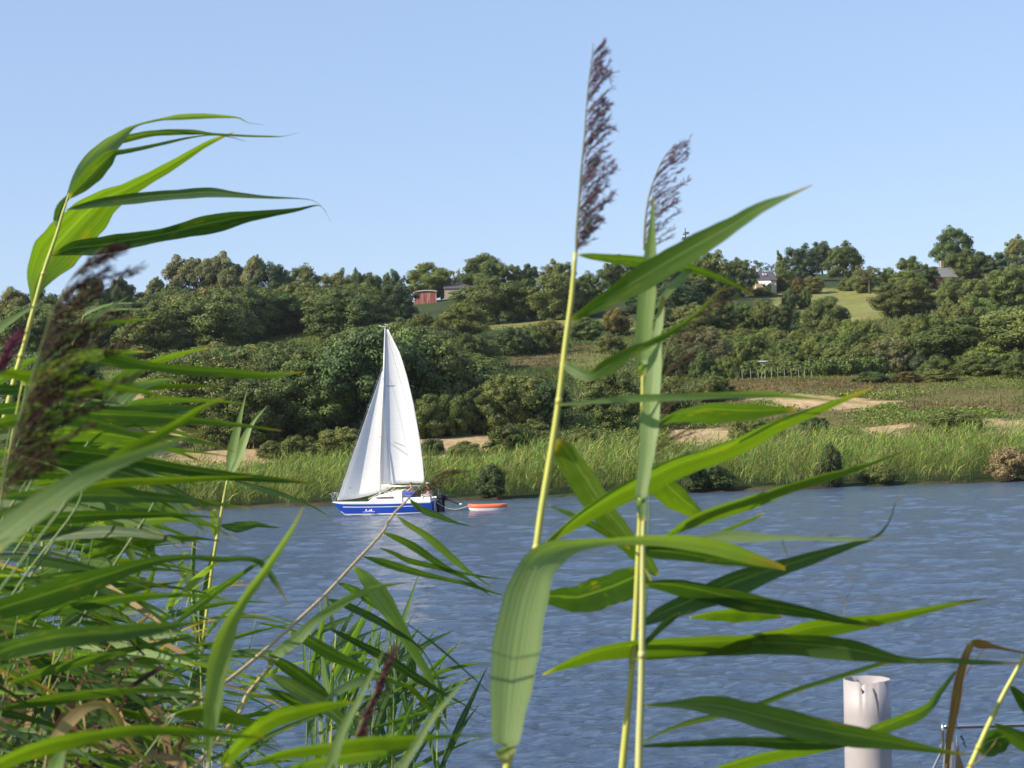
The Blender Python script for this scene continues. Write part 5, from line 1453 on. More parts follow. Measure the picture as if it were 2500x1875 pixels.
# ---- the twin stems
WF = 1.22
D = 2.75
r = reed('left one of the twin reed stems, a pale upright leaf at its top', cD, (1350, 1659), D)
stem(r, cD, [(1389, 800, 8), (1388, 900, 9), (1386, 1010, 10), (1383, 1110, 11), (1379, 1200, 12), (1372, 1350, 13), (1362, 1480, 14), (1352, 1580, 15), (1344, 1662, 16)], D)
leaf(r, cD, [(1389, 812, 8), (1388, 790, 20), (1389, 750, 28), (1393, 690, 31), (1398, 630, 31), (1403, 575, 25), (1407, 520, 16), (1409, 475, 8), (1411, 420, 2)], D - .08, D - .1, 5, 15, 'p', fold=.35)
plume(r, cE, [(765, 1260), (768, 1150), (778, 1040), (800, 920), (835, 820), (870, 740), (905, 690), (955, 638)], D + .1, 235, (.90, -.44), PUR, rsP, 34, green=.15, spk=.8)
leaf(r, cD, [(1415, 919, 4), (1445, 906, 15), (1480, 897, 26), (1547, 892, 36), (1613, 891, 31), (1680, 887, 15), (1722, 886, 2)], D, D + .12, -66, -45, 'g')
leaf(r, cD, [(1372, 1250, 30), (1400, 1238, 46), (1352, 1262, 60), (1300, 1280, 62), (1250, 1294, 54), (1215, 1292, 40), (1180, 1290, 26), (1155, 1284, 6)][1:], D + .2, D + .05, -38, -30, 'd')
leaf(r, cD, [(1420, 1243, 10), (1385, 1203, 30), (1335, 1150, 42), (1288, 1085, 46), (1248, 1022, 47), (1218, 978, 40), (1200, 960, 24), (1193, 962, 8)], D + .2, D + .1, -60, -60, 'y')
leaf(r, cD, [(1378, 1354, 4), (1419, 1331, 24), (1467, 1311, 38), (1527, 1288, 46), (1587, 1263, 48), (1635, 1245, 43), (1683, 1228, 33), (1731, 1213, 26), (1803, 1190, 17), (1851, 1174, 11), (1893, 1159, 6), (1920, 1128, 3), (1935, 1085, 2), (1952, 1055, 1)], D - .1, D + .1, -22, -40, 'b')
leaf(r, cD, [(1375, 1425, 4), (1450, 1410, 26), (1560, 1398, 36), (1650, 1392, 40), (1728, 1394, 42), (1824, 1403, 40), (1888, 1414, 28), (1936, 1424, 16), (1985, 1428, 10), (2050, 1427, 10), (2120, 1431, 9), (2205, 1433, 4)], D + .05, D + .05, -45, -10, 'g')
leaf(r, cD, [(1372, 1612, 4), (1440, 1609, 10), (1504, 1606, 14), (1600, 1602, 18), (1696, 1606, 27), (1792, 1607, 26), (1860, 1600, 8)], D, D, -30, -40, 'd')
leaf(r, cD, [(1480, 1690, 6), (1560, 1662, 26), (1664, 1636, 36), (1760, 1620, 29), (1830, 1609, 12), (1866, 1604, 3)], D + .1, D + .2, -62, -62, 'y')
D = 2.62
r = reed('right one of the twin reed stems, with a long twisted pale leaf standing beside it', cD, (1385, 1659), D)
stem(r, cD, [(1392, 1090, 9), (1389, 1180, 11), (1388, 1300, 13), (1387, 1400, 14), (1385, 1500, 15), (1382, 1580, 16), (1380, 1662, 17)], D, col='p')
leaf(r, cD, [(1388, 1125, 12), (1385, 1075, 20), (1390, 1030, 22), (1398, 975, 29), (1403, 915, 33), (1407, 860, 31), (1413, 800, 24), (1418, 745, 18), (1424, 700, 14), (1429, 665, 10), (1433, 640, 4)], D - .05, D + .05, 12, 30, 'p', fold=.3)
leaf(r, cD, [(1413, 668, 3), (1435, 640, 12), (1458, 614, 15), (1480, 592, 13), (1500, 572, 8), (1512, 552, 2)], D + .05, D + .15, 20, -10, 'p')
leaf(r, cD, [(1385, 1018, 14), (1412, 1036, 38), (1440, 1060, 46), (1470, 1085, 40), (1498, 1104, 24), (1522, 1117, 3)], D + .1, D + .3, -62, -62, 'y')
leaf(r, cD, [(1430, 1166, 3), (1460, 1146, 14), (1500, 1126, 25), (1550, 1108, 31), (1600, 1093, 31), (1650, 1076, 26), (1707, 1055, 20), (1770, 1036, 17), (1830, 1019, 12), (1890, 999, 6), (1955, 974, 1)], D - .05, D + .2, -58, -58, 'y')
leaf(r, cD, [(1505, 1164, 3), (1540, 1161, 14), (1580, 1158, 21), (1635, 1161, 16), (1690, 1162, 8), (1755, 1163, 6), (1830, 1165, 7), (1870, 1165, 3), (1912, 1160, 1)], D - .1, D - .1, 25, 20, 'p')
leaf(r, cD, [(1390, 1190, 14), (1430, 1192, 30), (1480, 1198, 24), (1540, 1209, 17), (1611, 1219, 10), (1697, 1231, 2)], D, D + .1, -20, -45, 'd')
leaf(r, cD, [(1388, 1262, 6), (1430, 1264, 24), (1480, 1272, 32), (1540, 1284, 34), (1611, 1301, 36), (1683, 1313, 29), (1755, 1326, 19), (1827, 1341, 12), (1900, 1352, 3)], D, D + .2, -48, -35, 'd')
leaf(r, cD, [(1490, 1334, 4), (1530, 1331, 20), (1587, 1329, 32), (1640, 1331, 24), (1690, 1333, 3)], D + .3, D + .3, -62, -62, 'y')
leaf(r, cD, [(1440, 1162, 3), (1500, 1170, 6), (1560, 1148, 6), (1610, 1128, 8), (1650, 1110, 4)], D + .3, D + .4, -30, -30, 'y')
leaf(r, cD, [(1392, 1524, 4), (1440, 1522, 10), (1490, 1521, 20), (1520, 1522, 30), (1568, 1528, 38), (1640, 1546, 44), (1728, 1568, 46), (1824, 1588, 44), (1920, 1603, 28), (2000, 1617, 15), (2092, 1632, 2)], D - .15, D, 10, -35, 'g')
leaf(r, cD, [(1385, 1605, 3), (1440, 1578, 6), (1490, 1561, 10), (1550, 1546, 10), (1600, 1532, 9), (1650, 1518, 10), (1728, 1488, 9), (1824, 1459, 9), (1904, 1434, 8), (1945, 1430, 2)], D + .2, D + .3, 10, -10, 'y')
leaf(r, cD, [(1388, 1395, 8), (1440, 1345, 14), (1480, 1300, 10), (1460, 1262, 14), (1420, 1240, 10)][:2] + [(1470, 1325, 4)], D, D, -20, -20, 'd')
cQ = crop(1550, 1150, 3.687)
for pts_ in ([(1310, 575, 3), (1330, 640, 9), (1350, 700, 10), (1372, 770, 6), (1378, 830, 1)], [(1590, 675, 2), (1650, 635, 8), (1710, 605, 9), (1800, 555, 2)],
             [(1875, 1310, 3), (1890, 1210, 5), (1920, 1120, 6), (1965, 1020, 1)]):
    leaf(r, cQ, pts_, D + .1, D + .12, 10, 10, 'tan', label='dry pinkish curled leaf tip')
WF = 1.12
# sparse brown plume behind the twin stems
D = 3.0
r = reed('bent reed with a thin brown plume hanging just right of the twin stems', cF, (1080, 1500), D)
plume(r, cF, [(1070, 1480), (1085, 1350), (1100, 1200), (1118, 1050), (1140, 900), (1165, 750), (1210, 620), (1290, 520), (1400, 430), (1550, 280)], D, 330, (.97, -.22), BRN, rsP, 60, fine=.8, spk=.7)
stem(r, cF, [(1070, 1480, 8), (1062, 1800, 9), (1050, 2200, 10), (1030, 2800, 12), (1010, 3500, 13)], D, col='g')
# ---- right edge
D = 3.0
r = reed('leaning yellow reed stem at the lower right corner', cD, (2096, 1659), D)
stem(r, cD, [(2235, 1365, 8), (2212, 1418, 9), (2170, 1495, 10), (2131, 1575, 11), (2094, 1660, 12)], D)
leaf(r, cD, [(2148, 1563, 4), (2180, 1581, 22), (2215, 1603, 38), (2260, 1625, 46), (2330, 1650, 30), (2420, 1680, 3)], D, D + .1, -52, -52, 'g')
leaf(r, cD, [(2184, 1482, 5), (2202, 1503, 18), (2230, 1535, 28), (2280, 1570, 26), (2350, 1610, 3)], D, D + .1, -50, -45, 'd')
leaf(r, cD, [(2114, 1625, 14), (2122, 1618, 48), (2142, 1606, 62), (2165, 1598, 56), (2185, 1594, 34), (2206, 1600, 12), (2222, 1604, 3)], D + .1, D + .15, -30, -50, 'd')
leaf(r, cZ, [(1050, 1655, 10), (1180, 1590, 16), (1300, 1490, 18), (1400, 1370, 14), (1460, 1270, 4)], D - .1, D - .1, 10, 10, 'tan')
D = 2.9
r = reed('dead brown reed leaf folded over at the lower right', cD, (2044, 1659), D, name='dead_reed')
leaf(r, cD, [(2044, 1675, 11), (2050, 1600, 13), (2063, 1527, 17), (2070, 1480, 17), (2078, 1445, 15), (2088, 1412, 13), (2098, 1393, 14)], D, D, 10, 25, 'br', fold=.5)
leaf(r, cD, [(2096, 1390, 12), (2108, 1390, 17), (2125, 1393, 18), (2146, 1397, 10), (2180, 1404, 5), (2216, 1411, 4), (2300, 1424, 2)], D, D + .05, -30, 10, 'br', fold=.4)
leaf(r, cD, [(1840, 1592, 8), (1888, 1580, 30), (1936, 1562, 35), (1984, 1543, 30), (2012, 1522, 20), (2030, 1495, 13), (2050, 1470, 10), (2066, 1448, 5)][::-1], D - .1, D - .2, -20, -55, 'g')
stem(r, cD, [(2044, 1650, 5), (2036, 1700, 6), (2020, 1800, 7)], D, col='t')
tw = MB(); q = [cZ(1060, 500), cZ(1130, 380), (cZ(1200, 285)), cZ(1290, 180), cZ(1370, 70), cZ(1400, -40)]
tw.tube([P(a, b, D + .1) - r.location for a, b in q], [.0016, .0012, .001, .0008, .0005, .0003], 5); tw.build('twig', BARK, r)
# ---- upper left reed
D = 4.6
r = reed('wind-bent leafless-topped reed arching over the sky at the upper left', cA, (150, 1561), D)
r['label'] = 'wind-bent reed with long leaves streaming over the sky at the upper left'
W_ = stem(r, cA, [(440, 575, 10), (420, 640, 13), (395, 715, 18), (365, 820, 20), (335, 910, 22), (300, 1010, 24), (262, 1130, 26), (225, 1270, 28), (190, 1400, 32), (155, 1540, 34), (100, 1730, 36), (40, 1960, 38), (-30, 2240, 40)], D)
leaf(r, cA, [(425, 620, 18), (470, 545, 62), (540, 440, 104), (620, 345, 112), (700, 275, 92), (765, 222, 62), (810, 180, 34), (860, 150, 14), (920, 130, 12), (1030, 107, 16), (1150, 93, 32), (1300, 87, 30), (1440, 91, 16), (1520, 99, 8), (1580, 130, 3), (1690, 142, 1)], D, D + .3, 8, -40, 'p', fold=.35)
leaf(r, cA, [(445, 605, 12), (500, 545, 60), (590, 455, 92), (670, 370, 84), (725, 322, 34), (780, 314, 24), (900, 291, 22), (1050, 258, 18), (1200, 225, 11), (1340, 208, 6), (1450, 218, 5), (1560, 246, 2)], D - .03, D - .1, -40, -20, 'g', fold=.3)
leaf(r, cA, [(640, 300, 8), (700, 268, 40), (770, 240, 36), (870, 215, 36), (960, 198, 34), (1100, 189, 32), (1250, 190, 25), (1350, 200, 12), (1550, 212, 11), (1700, 216, 9), (1800, 215, 3), (1900, 190, 1)], D + .1, D + .3, -35, -45, 'g')
leaf(r, cA, [(212, 1300, 8), (222, 1200, 56), (262, 1085, 130), (350, 960, 190), (450, 850, 200), (560, 735, 165), (670, 635, 110), (800, 562, 72), (950, 480, 52), (1100, 395, 42), (1300, 272, 26), (1400, 225, 14), (1485, 190, 3)], D + .1, D + .4, -52, -60, 'y', fold=.25)
leaf(r, cA, [(422, 683, 5), (520, 661, 30), (650, 636, 52), (800, 617, 56), (1000, 595, 56), (1150, 584, 56), (1330, 572, 54), (1500, 587, 34), (1700, 603, 15), (1900, 611, 5), (2000, 628, 3), (2070, 690, 2)], D - .05, D - .2, -22, -30, 'b')
leaf(r, cA, [(330, 975, 8), (380, 955, 30), (470, 928, 76), (600, 915, 100), (750, 890, 94), (950, 857, 68), (1100, 828, 76), (1250, 792, 98), (1400, 762, 96), (1520, 735, 72), (1700, 708, 42), (1880, 683, 20), (2030, 655, 4), (2080, 720, 2), (2106, 762, 1)], D, D - .1, -34, -30, 'd')
leaf(r, cA, [(368, 805, 6), (362, 745, 38), (388, 665, 48), (430, 590, 8)], D + .05, D + .05, -30, -30, 'b')
# small sharp reed tip
D = 5.5
r = reed('small reed tip with three thin leaves just right of the blurred brown plume', cB, (555, 140), D)
stem(r, cL, [(565, 470, 8), (540, 540, 10), (510, 620, 12), (480, 690, 12), (430, 880, 13), (380, 1100, 14), (330, 1500, 15), (280, 2100, 16), (230, 3300, 18)], D, col='y')
leaf(r, cL, [(560, 480, 8), (590, 450, 20), (640, 425, 22), (720, 400, 14), (800, 388, 10), (900, 388, 3)], D, D, 15, 10, 'p')
leaf(r, cL, [(570, 500, 3), (640, 465, 8), (700, 440, 22), (780, 428, 22), (880, 426, 8), (1030, 423, 2)], D, D, 15, 0, 'p')
leaf(r, cL, [(530, 576, 4), (600, 555, 24), (700, 530, 34), (800, 514, 28), (900, 503, 18), (1050, 487, 2)], D, D + .1, -5, -55, 'g')
# ---- big blurred brown plume at the left
D = 1.75
r = reed('large blurred reed with a heavy brown plume sweeping up at the left', cB, (0, 1300), D)
plume(r, cB, [(5, 1330), (30, 1150), (75, 950), (130, 760), (185, 580), (245, 400), (300, 200), (345, 60), (400, -120), (480, -260), (560, -390), (660, -500), (790, -620)], D, 700, (.93, -.36), (.055, .022, .026), rsP, 90, green=.06, fine=.9, spk=1.3)
stem(r, cB, [(5, 1330, 26), (-25, 1500, 26), (-60, 1700, 26), (-140, 2300, 28)], D, col='g')
for pts_, c_ in (([(120, 780, 6), (170, 640, 26), (230, 480, 22), (290, 330, 6)], 'y'), ([(60, 980, 6), (160, 830, 30), (260, 700, 20), (380, 560, 4)], 'g')):
    leaf(r, cB, pts_, D + .03, D + .03, 10, 10, c_)
D = 2.2
r = reed('pink young plume poking in at the left edge of the picture', cB, (0, 280), D)
plume(r, cB, [(-40, 380), (0, 270), (35, 200), (70, 150), (112, 108)], D, 40, (.6, -.8), PINK, rsP, 22, fine=1.2, spk=1.5)
stem(r, cB, [(-40, 380, 12), (-70, 600, 14), (-110, 1000, 16), (-200, 1900, 18)], D, col='g')

# ---- leaf mass at the left: each reed carries the blades traced from one stem
def auto_reed(label, cr, d, leaves, lean_=.10, col='g', stem_w=5, extra_top=None, group=None):
    """leaves: (pts, tilt0, tilt1, colour). The stem runs through the lowest blade foot to the ground."""
    lean = rt_.uniform(.35, .8)
    feet = [cr(*l[0][0][:2]) for l in leaves]
    lo = max(feet, key=lambda q: q[1]); hi = min(feet, key=lambda q: q[1])
    p = P(lo[0], lo[1], d); e = empty('reed', (p.x, p.y, gz(p.x, p.y))); tag(e, label, 'reed', group)
    idt = lambda a, b: (a, b)
    top = (hi[0] + lean * 30, hi[1] - 30)
    ch = sorted(feet, key=lambda q: q[1])
    line = [(top[0], top[1], stem_w * .6)] + [(q[0], q[1], stem_w) for q in (ch if len(ch) < 2 else [ch[0], ch[-1]])]
    y = lo[1]; x = lo[0]
    while y < 2000: y += 220; x -= lean * 220; line.append((x, y, stem_w * 1.1))
    stem(e, idt, line, d, col=col)
    for l in leaves:
        pts, t0, t1, c = l[:4]
        leaf(e, cr, pts, d, d + rt_.uniform(-.05, .15), t0, t1, c)
    return e
auto_reed('reed with the long flat dark leaf reaching toward the sail from the left', cB, 3.4, [
    ([(470, 168, 8), (560, 185, 50), (680, 208, 90), (800, 225, 110), (950, 262, 92), (1100, 290, 60), (1300, 315, 64), (1500, 333, 68), (1700, 346, 70), (1900, 360, 60), (2080, 368, 40), (2350, 340, 2)], -40, -50, 'g'),
    ([(450, 692, 10), (640, 665, 60), (850, 650, 70), (1000, 662, 60), (1200, 698, 50), (1400, 730, 30), (1560, 752, 4)], -50, -35, 'g')], .12)
auto_reed('reed with a low broad blade entering at the left edge above the tan field', cB, 2.7, [
    ([(-60, 352, 20), (60, 358, 62), (200, 372, 84), (350, 390, 92), (500, 392, 90), (700, 420, 68), (900, 460, 50), (1100, 496, 34), (1285, 536, 4)], -56, -50, 'y'),
    ([(-60, 760, 60), (100, 722, 88), (300, 702, 90), (500, 712, 80), (750, 750, 70), (950, 800, 58), (1150, 850, 46), (1310, 882, 5)], -50, -55, 'g')], .1)
auto_reed('reed with a wide pale-backed leaf rising across the tan field', cB, 3.6, [
    ([(690, 870, 20), (725, 790, 90), (790, 690, 150), (870, 600, 170), (960, 520, 140), (1050, 468, 86), (1150, 432, 50), (1280, 405, 30), (1440, 390, 3)], 15, -20, 'p'),
    ([(815, 610, 10), (825, 540, 60), (890, 450, 100), (980, 385, 110), (1060, 330, 72), (1180, 270, 45), (1350, 215, 34), (1500, 175, 18), (1610, 157, 3)], 0, -58, 'y')], .16)
auto_reed('reed with two level blades crossing in front of the tan field', cB, 3.3, [
    ([(600, 618, 14), (800, 640, 60), (1000, 650, 90), (1200, 641, 80), (1400, 630, 56), (1620, 618, 4)], -35, -35, 'b'),
    ([(970, 592, 10), (1100, 576, 60), (1300, 560, 48), (1500, 560, 30), (1700, 565, 18), (1910, 592, 3)], -30, -50, 'g')], .12)
auto_reed('blurred reed with a yellow edged leaf slanting up beside the far field', cB, 2.0, [
    ([(600, 1230, 30), (800, 1090, 84), (1000, 950, 88), (1200, 845, 70), (1400, 720, 54), (1550, 622, 34), (1690, 560, 12), (1756, 518, 3)], -20, -50, 'y')], .15)
auto_reed('nearest blurred pale leaf slanting up from the left edge', cB, 1.55, [
    ([(-60, 1650, 190), (100, 1530, 190), (250, 1415, 178), (450, 1280, 160), (650, 1155, 140), (850, 1062, 100), (1050, 985, 76), (1300, 900, 46), (1500, 822, 22), (1625, 778, 3)], 22, -20, 'p')], .1)
auto_reed('thin blurred leaf just under the nearest pale one at the left edge', cB, 1.8, [
    ([(-40, 1460, 30), (100, 1400, 50), (250, 1338, 62), (430, 1265, 60), (600, 1180, 44), (760, 1080, 6)], 10, -10, 'y')], .1)
auto_reed('reed with three long dark level blades over the far shore at the left', cB, 3.1, [
    ([(90, 960, 20), (250, 952, 90), (450, 955, 118), (650, 972, 112), (900, 1002, 92), (1200, 1060, 90), (1500, 1110, 80), (1800, 1148, 62), (2100, 1172, 46), (2420, 1200, 3)], -42, -40, 'd'),
    ([(-40, 1115, 60), (100, 1118, 84), (300, 1124, 92), (500, 1130, 76), (760, 1158, 5)], -38, -40, 'd'),
    ([(640, 1232, 14), (850, 1202, 60), (1050, 1188, 62), (1300, 1180, 52), (1600, 1164, 40), (1950, 1148, 3)], -58, -58, 'y')], .1)
auto_reed('reed with a blue-green leaf falling toward the water at the left', cB, 3.6, [
    ([(900, 1080, 14), (1050, 1105, 60), (1200, 1205, 90), (1350, 1345, 82), (1450, 1450, 50), (1610, 1600, 3)], -20, -30, 'b'),
    ([(1240, 1215, 6), (1340, 1300, 26), (1450, 1370, 30), (1560, 1430, 3)], -50, -50, 'y')], .1)
auto_reed('reed with two blades drooping over the water at the left', cB, 3.8, [
    ([(710, 1360, 20), (800, 1410, 80), (870, 1490, 120), (930, 1590, 110), (980, 1690, 84), (1040, 1800, 40), (1100, 1900, 4)], 5, -30, 'p'),
    ([(690, 1325, 14), (900, 1398, 60), (1050, 1480, 88), (1120, 1590, 92), (1160, 1700, 70), (1200, 1820, 4)], -15, -30, 'b')], .1)
auto_reed('reed with narrow leaves trailing above the left part of the water', cB, 3.5, [
    ([(490, 1540, 10), (700, 1560, 50), (900, 1571, 66), (1100, 1598, 58), (1300, 1625, 38), (1520, 1652, 4)], -30, -40, 'g')], .1)
# sharp little reed with two upright leaves
D = 6.2
r = reed('sharp slender reed with a pair of upright pale leaves in front of the far shore', cB, (1680, 1659), D)
stem(r, cB, [(1755, 1165, 14), (1738, 1250, 17), (1712, 1400, 20), (1690, 1540, 24), (1660, 1700, 25), (1630, 1900, 26), (1600, 2150, 27), (1560, 2500, 28), (1510, 3000, 29), (1480, 3450, 30)], D, col='y')
leaf(r, cB, [(1758, 1175, 8), (1764, 1090, 36), (1782, 1000, 66), (1808, 870, 66), (1838, 750, 44), (1862, 650, 24), (1885, 560, 10), (1905, 480, 4), (1912, 400, 1)], D, D, 12, 12, 'p', fold=.3)
leaf(r, cB, [(1765, 1150, 8), (1800, 1070, 66), (1838, 980, 78), (1880, 875, 62), (1918, 790, 36), (1975, 700, 18), (2065, 598, 2)], D + .05, D + .1, 12, 12, 'p', fold=.3)
leaf(r, cB, [(1702, 1522, 6), (1750, 1535, 46), (1820, 1540, 76), (1890, 1530, 72), (1980, 1518, 42), (2080, 1535, 18), (2170, 1542, 2)], D, D, -20, -50, 'b')
leaf(r, cB, [(1652, 1610, 6), (1656, 1540, 46), (1652, 1480, 70), (1650, 1430, 50), (1665, 1400, 8)], D, D, -55, -55, 'y')
leaf(r, cB, [(1800, 1180, 6), (1950, 1222, 34), (2100, 1268, 40), (2212, 1300, 30), (2420, 1385, 12), (2560, 1470, 1)], D, D, -20, -30, 'b')
leaf(r, cC, [(1440, 480, 6), (1400, 420, 30), (1340, 340, 66), (1290, 260, 60), (1275, 190, 36), (1300, 140, 18), (1335, 150, 4)], D, D, 20, 10, 'p')
leaf(r, cC, [(1470, 470, 4), (1520, 410, 24), (1600, 376, 14), (1700, 368, 10), (1890, 378, 2)], D, D, 20, 0, 'tan')
r = reed('dark twin-leaved reed beside the sharp slender one, standing in the water', cC, (1330, 1400), 6.4)
stem(r, cC, [(1362, 60, 12), (1352, 200, 16), (1350, 350, 20), (1362, 520, 24), (1385, 700, 26), (1380, 850, 26), (1345, 1050, 26), (1310, 1200, 28), (1290, 1500, 30), (1260, 1900, 32)], 6.4, col='g')
leaf(r, cC, [(1395, 800, 6), (1370, 620, 56), (1356, 460, 50), (1352, 300, 38), (1372, 100, 14), (1390, -20, 2)], 6.4, 6.4, -20, -20, 'g')
leaf(r, cC, [(1400, 820, 6), (1425, 620, 50), (1448, 430, 44), (1478, 240, 26), (1520, 60, 10), (1535, -40, 2)], 6.4, 6.4, -15, -25, 'd')
leaf(r, cC, [(1330, 1659, 30), (1335, 1500, 84), (1345, 1330, 70), (1368, 1150, 70), (1400, 1020, 80), (1450, 945, 60), (1492, 915, 8)], 5.9, 6.0, -20, -20, 'd')
# lower left
auto_reed('reed with a long leaf arching from the left edge and drooping over the water', cC, 2.5, [
    ([(-80, 570, 110), (80, 520, 138), (220, 480, 166), (350, 440, 174), (500, 390, 160), (650, 340, 136), (800, 290, 112), (950, 240, 86), (1150, 191, 48), (1350, 175, 34), (1550, 190, 44), (1700, 184, 32), (1800, 196, 36), (1870, 245, 46), (1940, 350, 40), (2000, 450, 14), (2060, 540, 2)], -30, -45, 'd')], .1)
auto_reed('blurred broad leaf crossing the lower left from the edge', cC, 1.9, [
    ([(-60, 870, 90), (80, 825, 120), (220, 785, 136), (400, 748, 142), (600, 726, 134), (800, 712, 116), (1000, 685, 88), (1200, 658, 54), (1350, 640, 26), (1480, 630, 4)], -34, -34, 'b')], .1)
auto_reed('bright leaf curving along the bottom left of the picture', cC, 2.0, [
    ([(-100, 1690, 60), (60, 1610, 100), (200, 1555, 122), (350, 1508, 130), (520, 1464, 118), (700, 1430, 92), (950, 1396, 84), (1200, 1398, 80), (1400, 1404, 72), (1600, 1425, 48), (1800, 1442, 22), (1900, 1452, 3)], -58, -55, 'y')], .1)
D = 2.1
r = reed('upright pale blurred leaf blade in the lower left', cC, (1465, 1659), D)
stem(r, cC, [(1485, 1400, 12), (1475, 1550, 18), (1462, 1680, 22), (1440, 1900, 24)], D, col='p')
leaf(r, cC, [(1468, 1640, 16), (1472, 1500, 44), (1482, 1360, 84), (1502, 1180, 118), (1535, 960, 134), (1570, 800, 122), (1620, 660, 96), (1690, 530, 62), (1760, 420, 54), (1850, 300, 50), (1950, 150, 40), (2040, 10, 28), (2100, -100, 12), (2140, -190, 2)], D, D - .1, 8, -50, 'p', fold=.3)
# leaning reed whose plume crosses the boat
D = 5.0
r = reed('long leaning reed whose drooping brown plume crosses the cockpit of the boat', cC, (520, 1659), D)
NN = lambda cr, a, w_: (*cr(*a), w_)
idt = lambda a, b: (a, b)
st_pts = [NN(c5, (960, 310), 5), NN(c5, (860, 420), 5.5), NN(c5, (760, 520), 6), NN(cM, (880, 140), 6.5), NN(cM, (700, 335), 7), NN(cM, (520, 530), 7.5), NN(cM, (350, 690), 8), NN(cM, (0, 1000), 9), NN(cC, (1450, 1150), 9.5), NN(cC, (1150, 1335), 10), NN(cC, (900, 1468), 10), NN(cC, (520, 1659), 11), NN(cC, (100, 1860), 11)]
stem(r, idt, st_pts, D, D - 1.0, col='t')
plume(r, c5, [(955, 315), (1010, 255), (1080, 190), (1140, 130), (1200, 85), (1270, 45), (1340, 20), (1430, 5), (1540, 0)], D, 330, (.93, -.10), BRN, rsP, 40, fine=.8, spk=.8)
for pts_, t0, t1, c_ in (
    ([(962, 322, 4), (1010, 380, 50), (1080, 435, 72), (1180, 485, 80), (1320, 535, 66), (1450, 590, 40), (1560, 620, 22), (1690, 650, 2)], -25, -35, 'g'),):
    leaf(r, c5, pts_, D, D, t0, t1, c_)
for pts_, t0, t1, c_ in (
    ([(975, 20, 3), (1050, 80, 30), (1150, 140, 42), (1250, 220, 50), (1350, 310, 42), (1450, 390, 22), (1610, 495, 2)], 0, -20, 'p'),
    ([(880, 130, 3), (980, 170, 40), (1080, 220, 50), (1200, 300, 44), (1300, 368, 38), (1430, 432, 20), (1610, 560, 2)], -25, -25, 'g'),
    ([(858, 228, 3), (950, 264, 24), (1050, 312, 36), (1200, 350, 32), (1350, 385, 20), (1560, 422, 12), (1740, 437, 2)], -25, -35, 'g'),
    ([(757, 288, 3), (870, 320, 46), (1000, 360, 52), (1120, 394, 40), (1270, 430, 26), (1430, 465, 24), (1600, 520, 14), (1710, 550, 2)], -25, -25, 'g'),
    ([(695, 355, 4), (760, 412, 64), (850, 520, 112), (930, 635, 100), (1010, 770, 72), (1100, 920, 58), (1180, 1050, 40), (1255, 1185, 3)], 12, 0, 'p'),
    ([(598, 460, 3), (690, 500, 50), (780, 560, 50), (870, 640, 12)], -20, -20, 'd'),
    ([(508, 560, 3), (620, 592, 42), (750, 650, 46), (870, 712, 50), (980, 780, 30), (1090, 845, 14), (1180, 950, 9), (1290, 1170, 8), (1395, 1325, 2)], -15, -25, 'b'),
    ([(278, 780, 6), (400, 830, 80), (550, 920, 90), (700, 992, 72), (850, 1060, 50), (1000, 1120, 20), (1110, 1152, 3)], -40, -45, 'g'),
    ([(138, 658, 2), (280, 706, 12), (410, 752, 4)], -20, -20, 'd')):
    leaf(r, cM, pts_, D - .15, D, t0, t1, c_)
D = 4.2
r = reed('second leaning reed under the long one, ending in a curled pale leaf', cC, (1370, 1659), D)
stem(r, idt, [NN(cM, (215, 905), 7), NN(cM, (150, 1005), 8), NN(cM, (0, 1195), 9), NN(cC, (1700, 1250), 9), NN(cC, (1550, 1440), 10), NN(cC, (1370, 1659), 10.5), NN(cC, (1200, 1860), 11)], D, D - .3, col='t')
for pts_, t0, t1, c_ in (
    ([(150, 1000, 20), (210, 912, 66), (330, 826, 70), (430, 722, 54), (550, 638, 56), (700, 545, 44), (850, 490, 32), (960, 468, 12), (1085, 455, 2)], 15, -20, 'p'),
    ([(528, 750, 3), (650, 810, 36), (800, 890, 52), (950, 970, 60), (1100, 1070, 50), (1250, 1160, 25), (1400, 1240, 9), (1570, 1335, 2)], -20, -20, 'd'),
    ([(138, 918, 5), (230, 980, 80), (350, 1060, 100), (480, 1150, 62), (570, 1245, 6)], -50, -40, 'g'),
    ([(148, 1052, 5), (250, 1100, 72), (380, 1180, 100), (520, 1262, 80), (640, 1370, 60), (740, 1480, 4)], 12, 5, 'p'),
    ([(118, 1138, 5), (230, 1190, 60), (350, 1240, 62), (500, 1300, 4)], -15, -15, 'd'),
    ([(520, 1215, 10), (600, 1160, 44), (700, 1110, 52), (800, 1080, 40), (880, 1070, 16), (960, 1076, 2)], 15, 10, 'p'),
    ([(1005, 1098, 4), (1090, 1160, 36), (1180, 1260, 36), (1270, 1360, 16), (1325, 1425, 2)], -20, -45, 'y'),
    ([(1020, 708, 2), (1150, 800, 10), (1300, 920, 14), (1480, 1080, 8), (1610, 1200, 2)], -20, -20, 'd')):
    leaf(r, cM, pts_, D - .1, D, t0, t1, c_)
auto_reed('blurred bright green leaf curving across the bottom, left of centre', cM, 2.0, [
    ([(-150, 1640, 60), (-20, 1500, 90), (100, 1400, 104), (230, 1330, 112), (380, 1292, 92), (550, 1255, 60), (720, 1232, 6)], -60, -50, 'y')], .1)
auto_reed('blurred wide leaf lying along the bottom centre', cM, 1.9, [
    ([(60, 1625, 14), (220, 1580, 70), (400, 1552, 96), (600, 1530, 120), (800, 1505, 132), (1000, 1490, 112), (1150, 1466, 60), (1350, 1452, 22), (1620, 1445, 4)], -60, -56, 'y'),
    ([(200, 1690, 30), (400, 1640, 66), (600, 1605, 90), (800, 1575, 100), (1000, 1530, 50), (1130, 1500, 4)], -48, -48, 'g')], .1)
D = 1.75
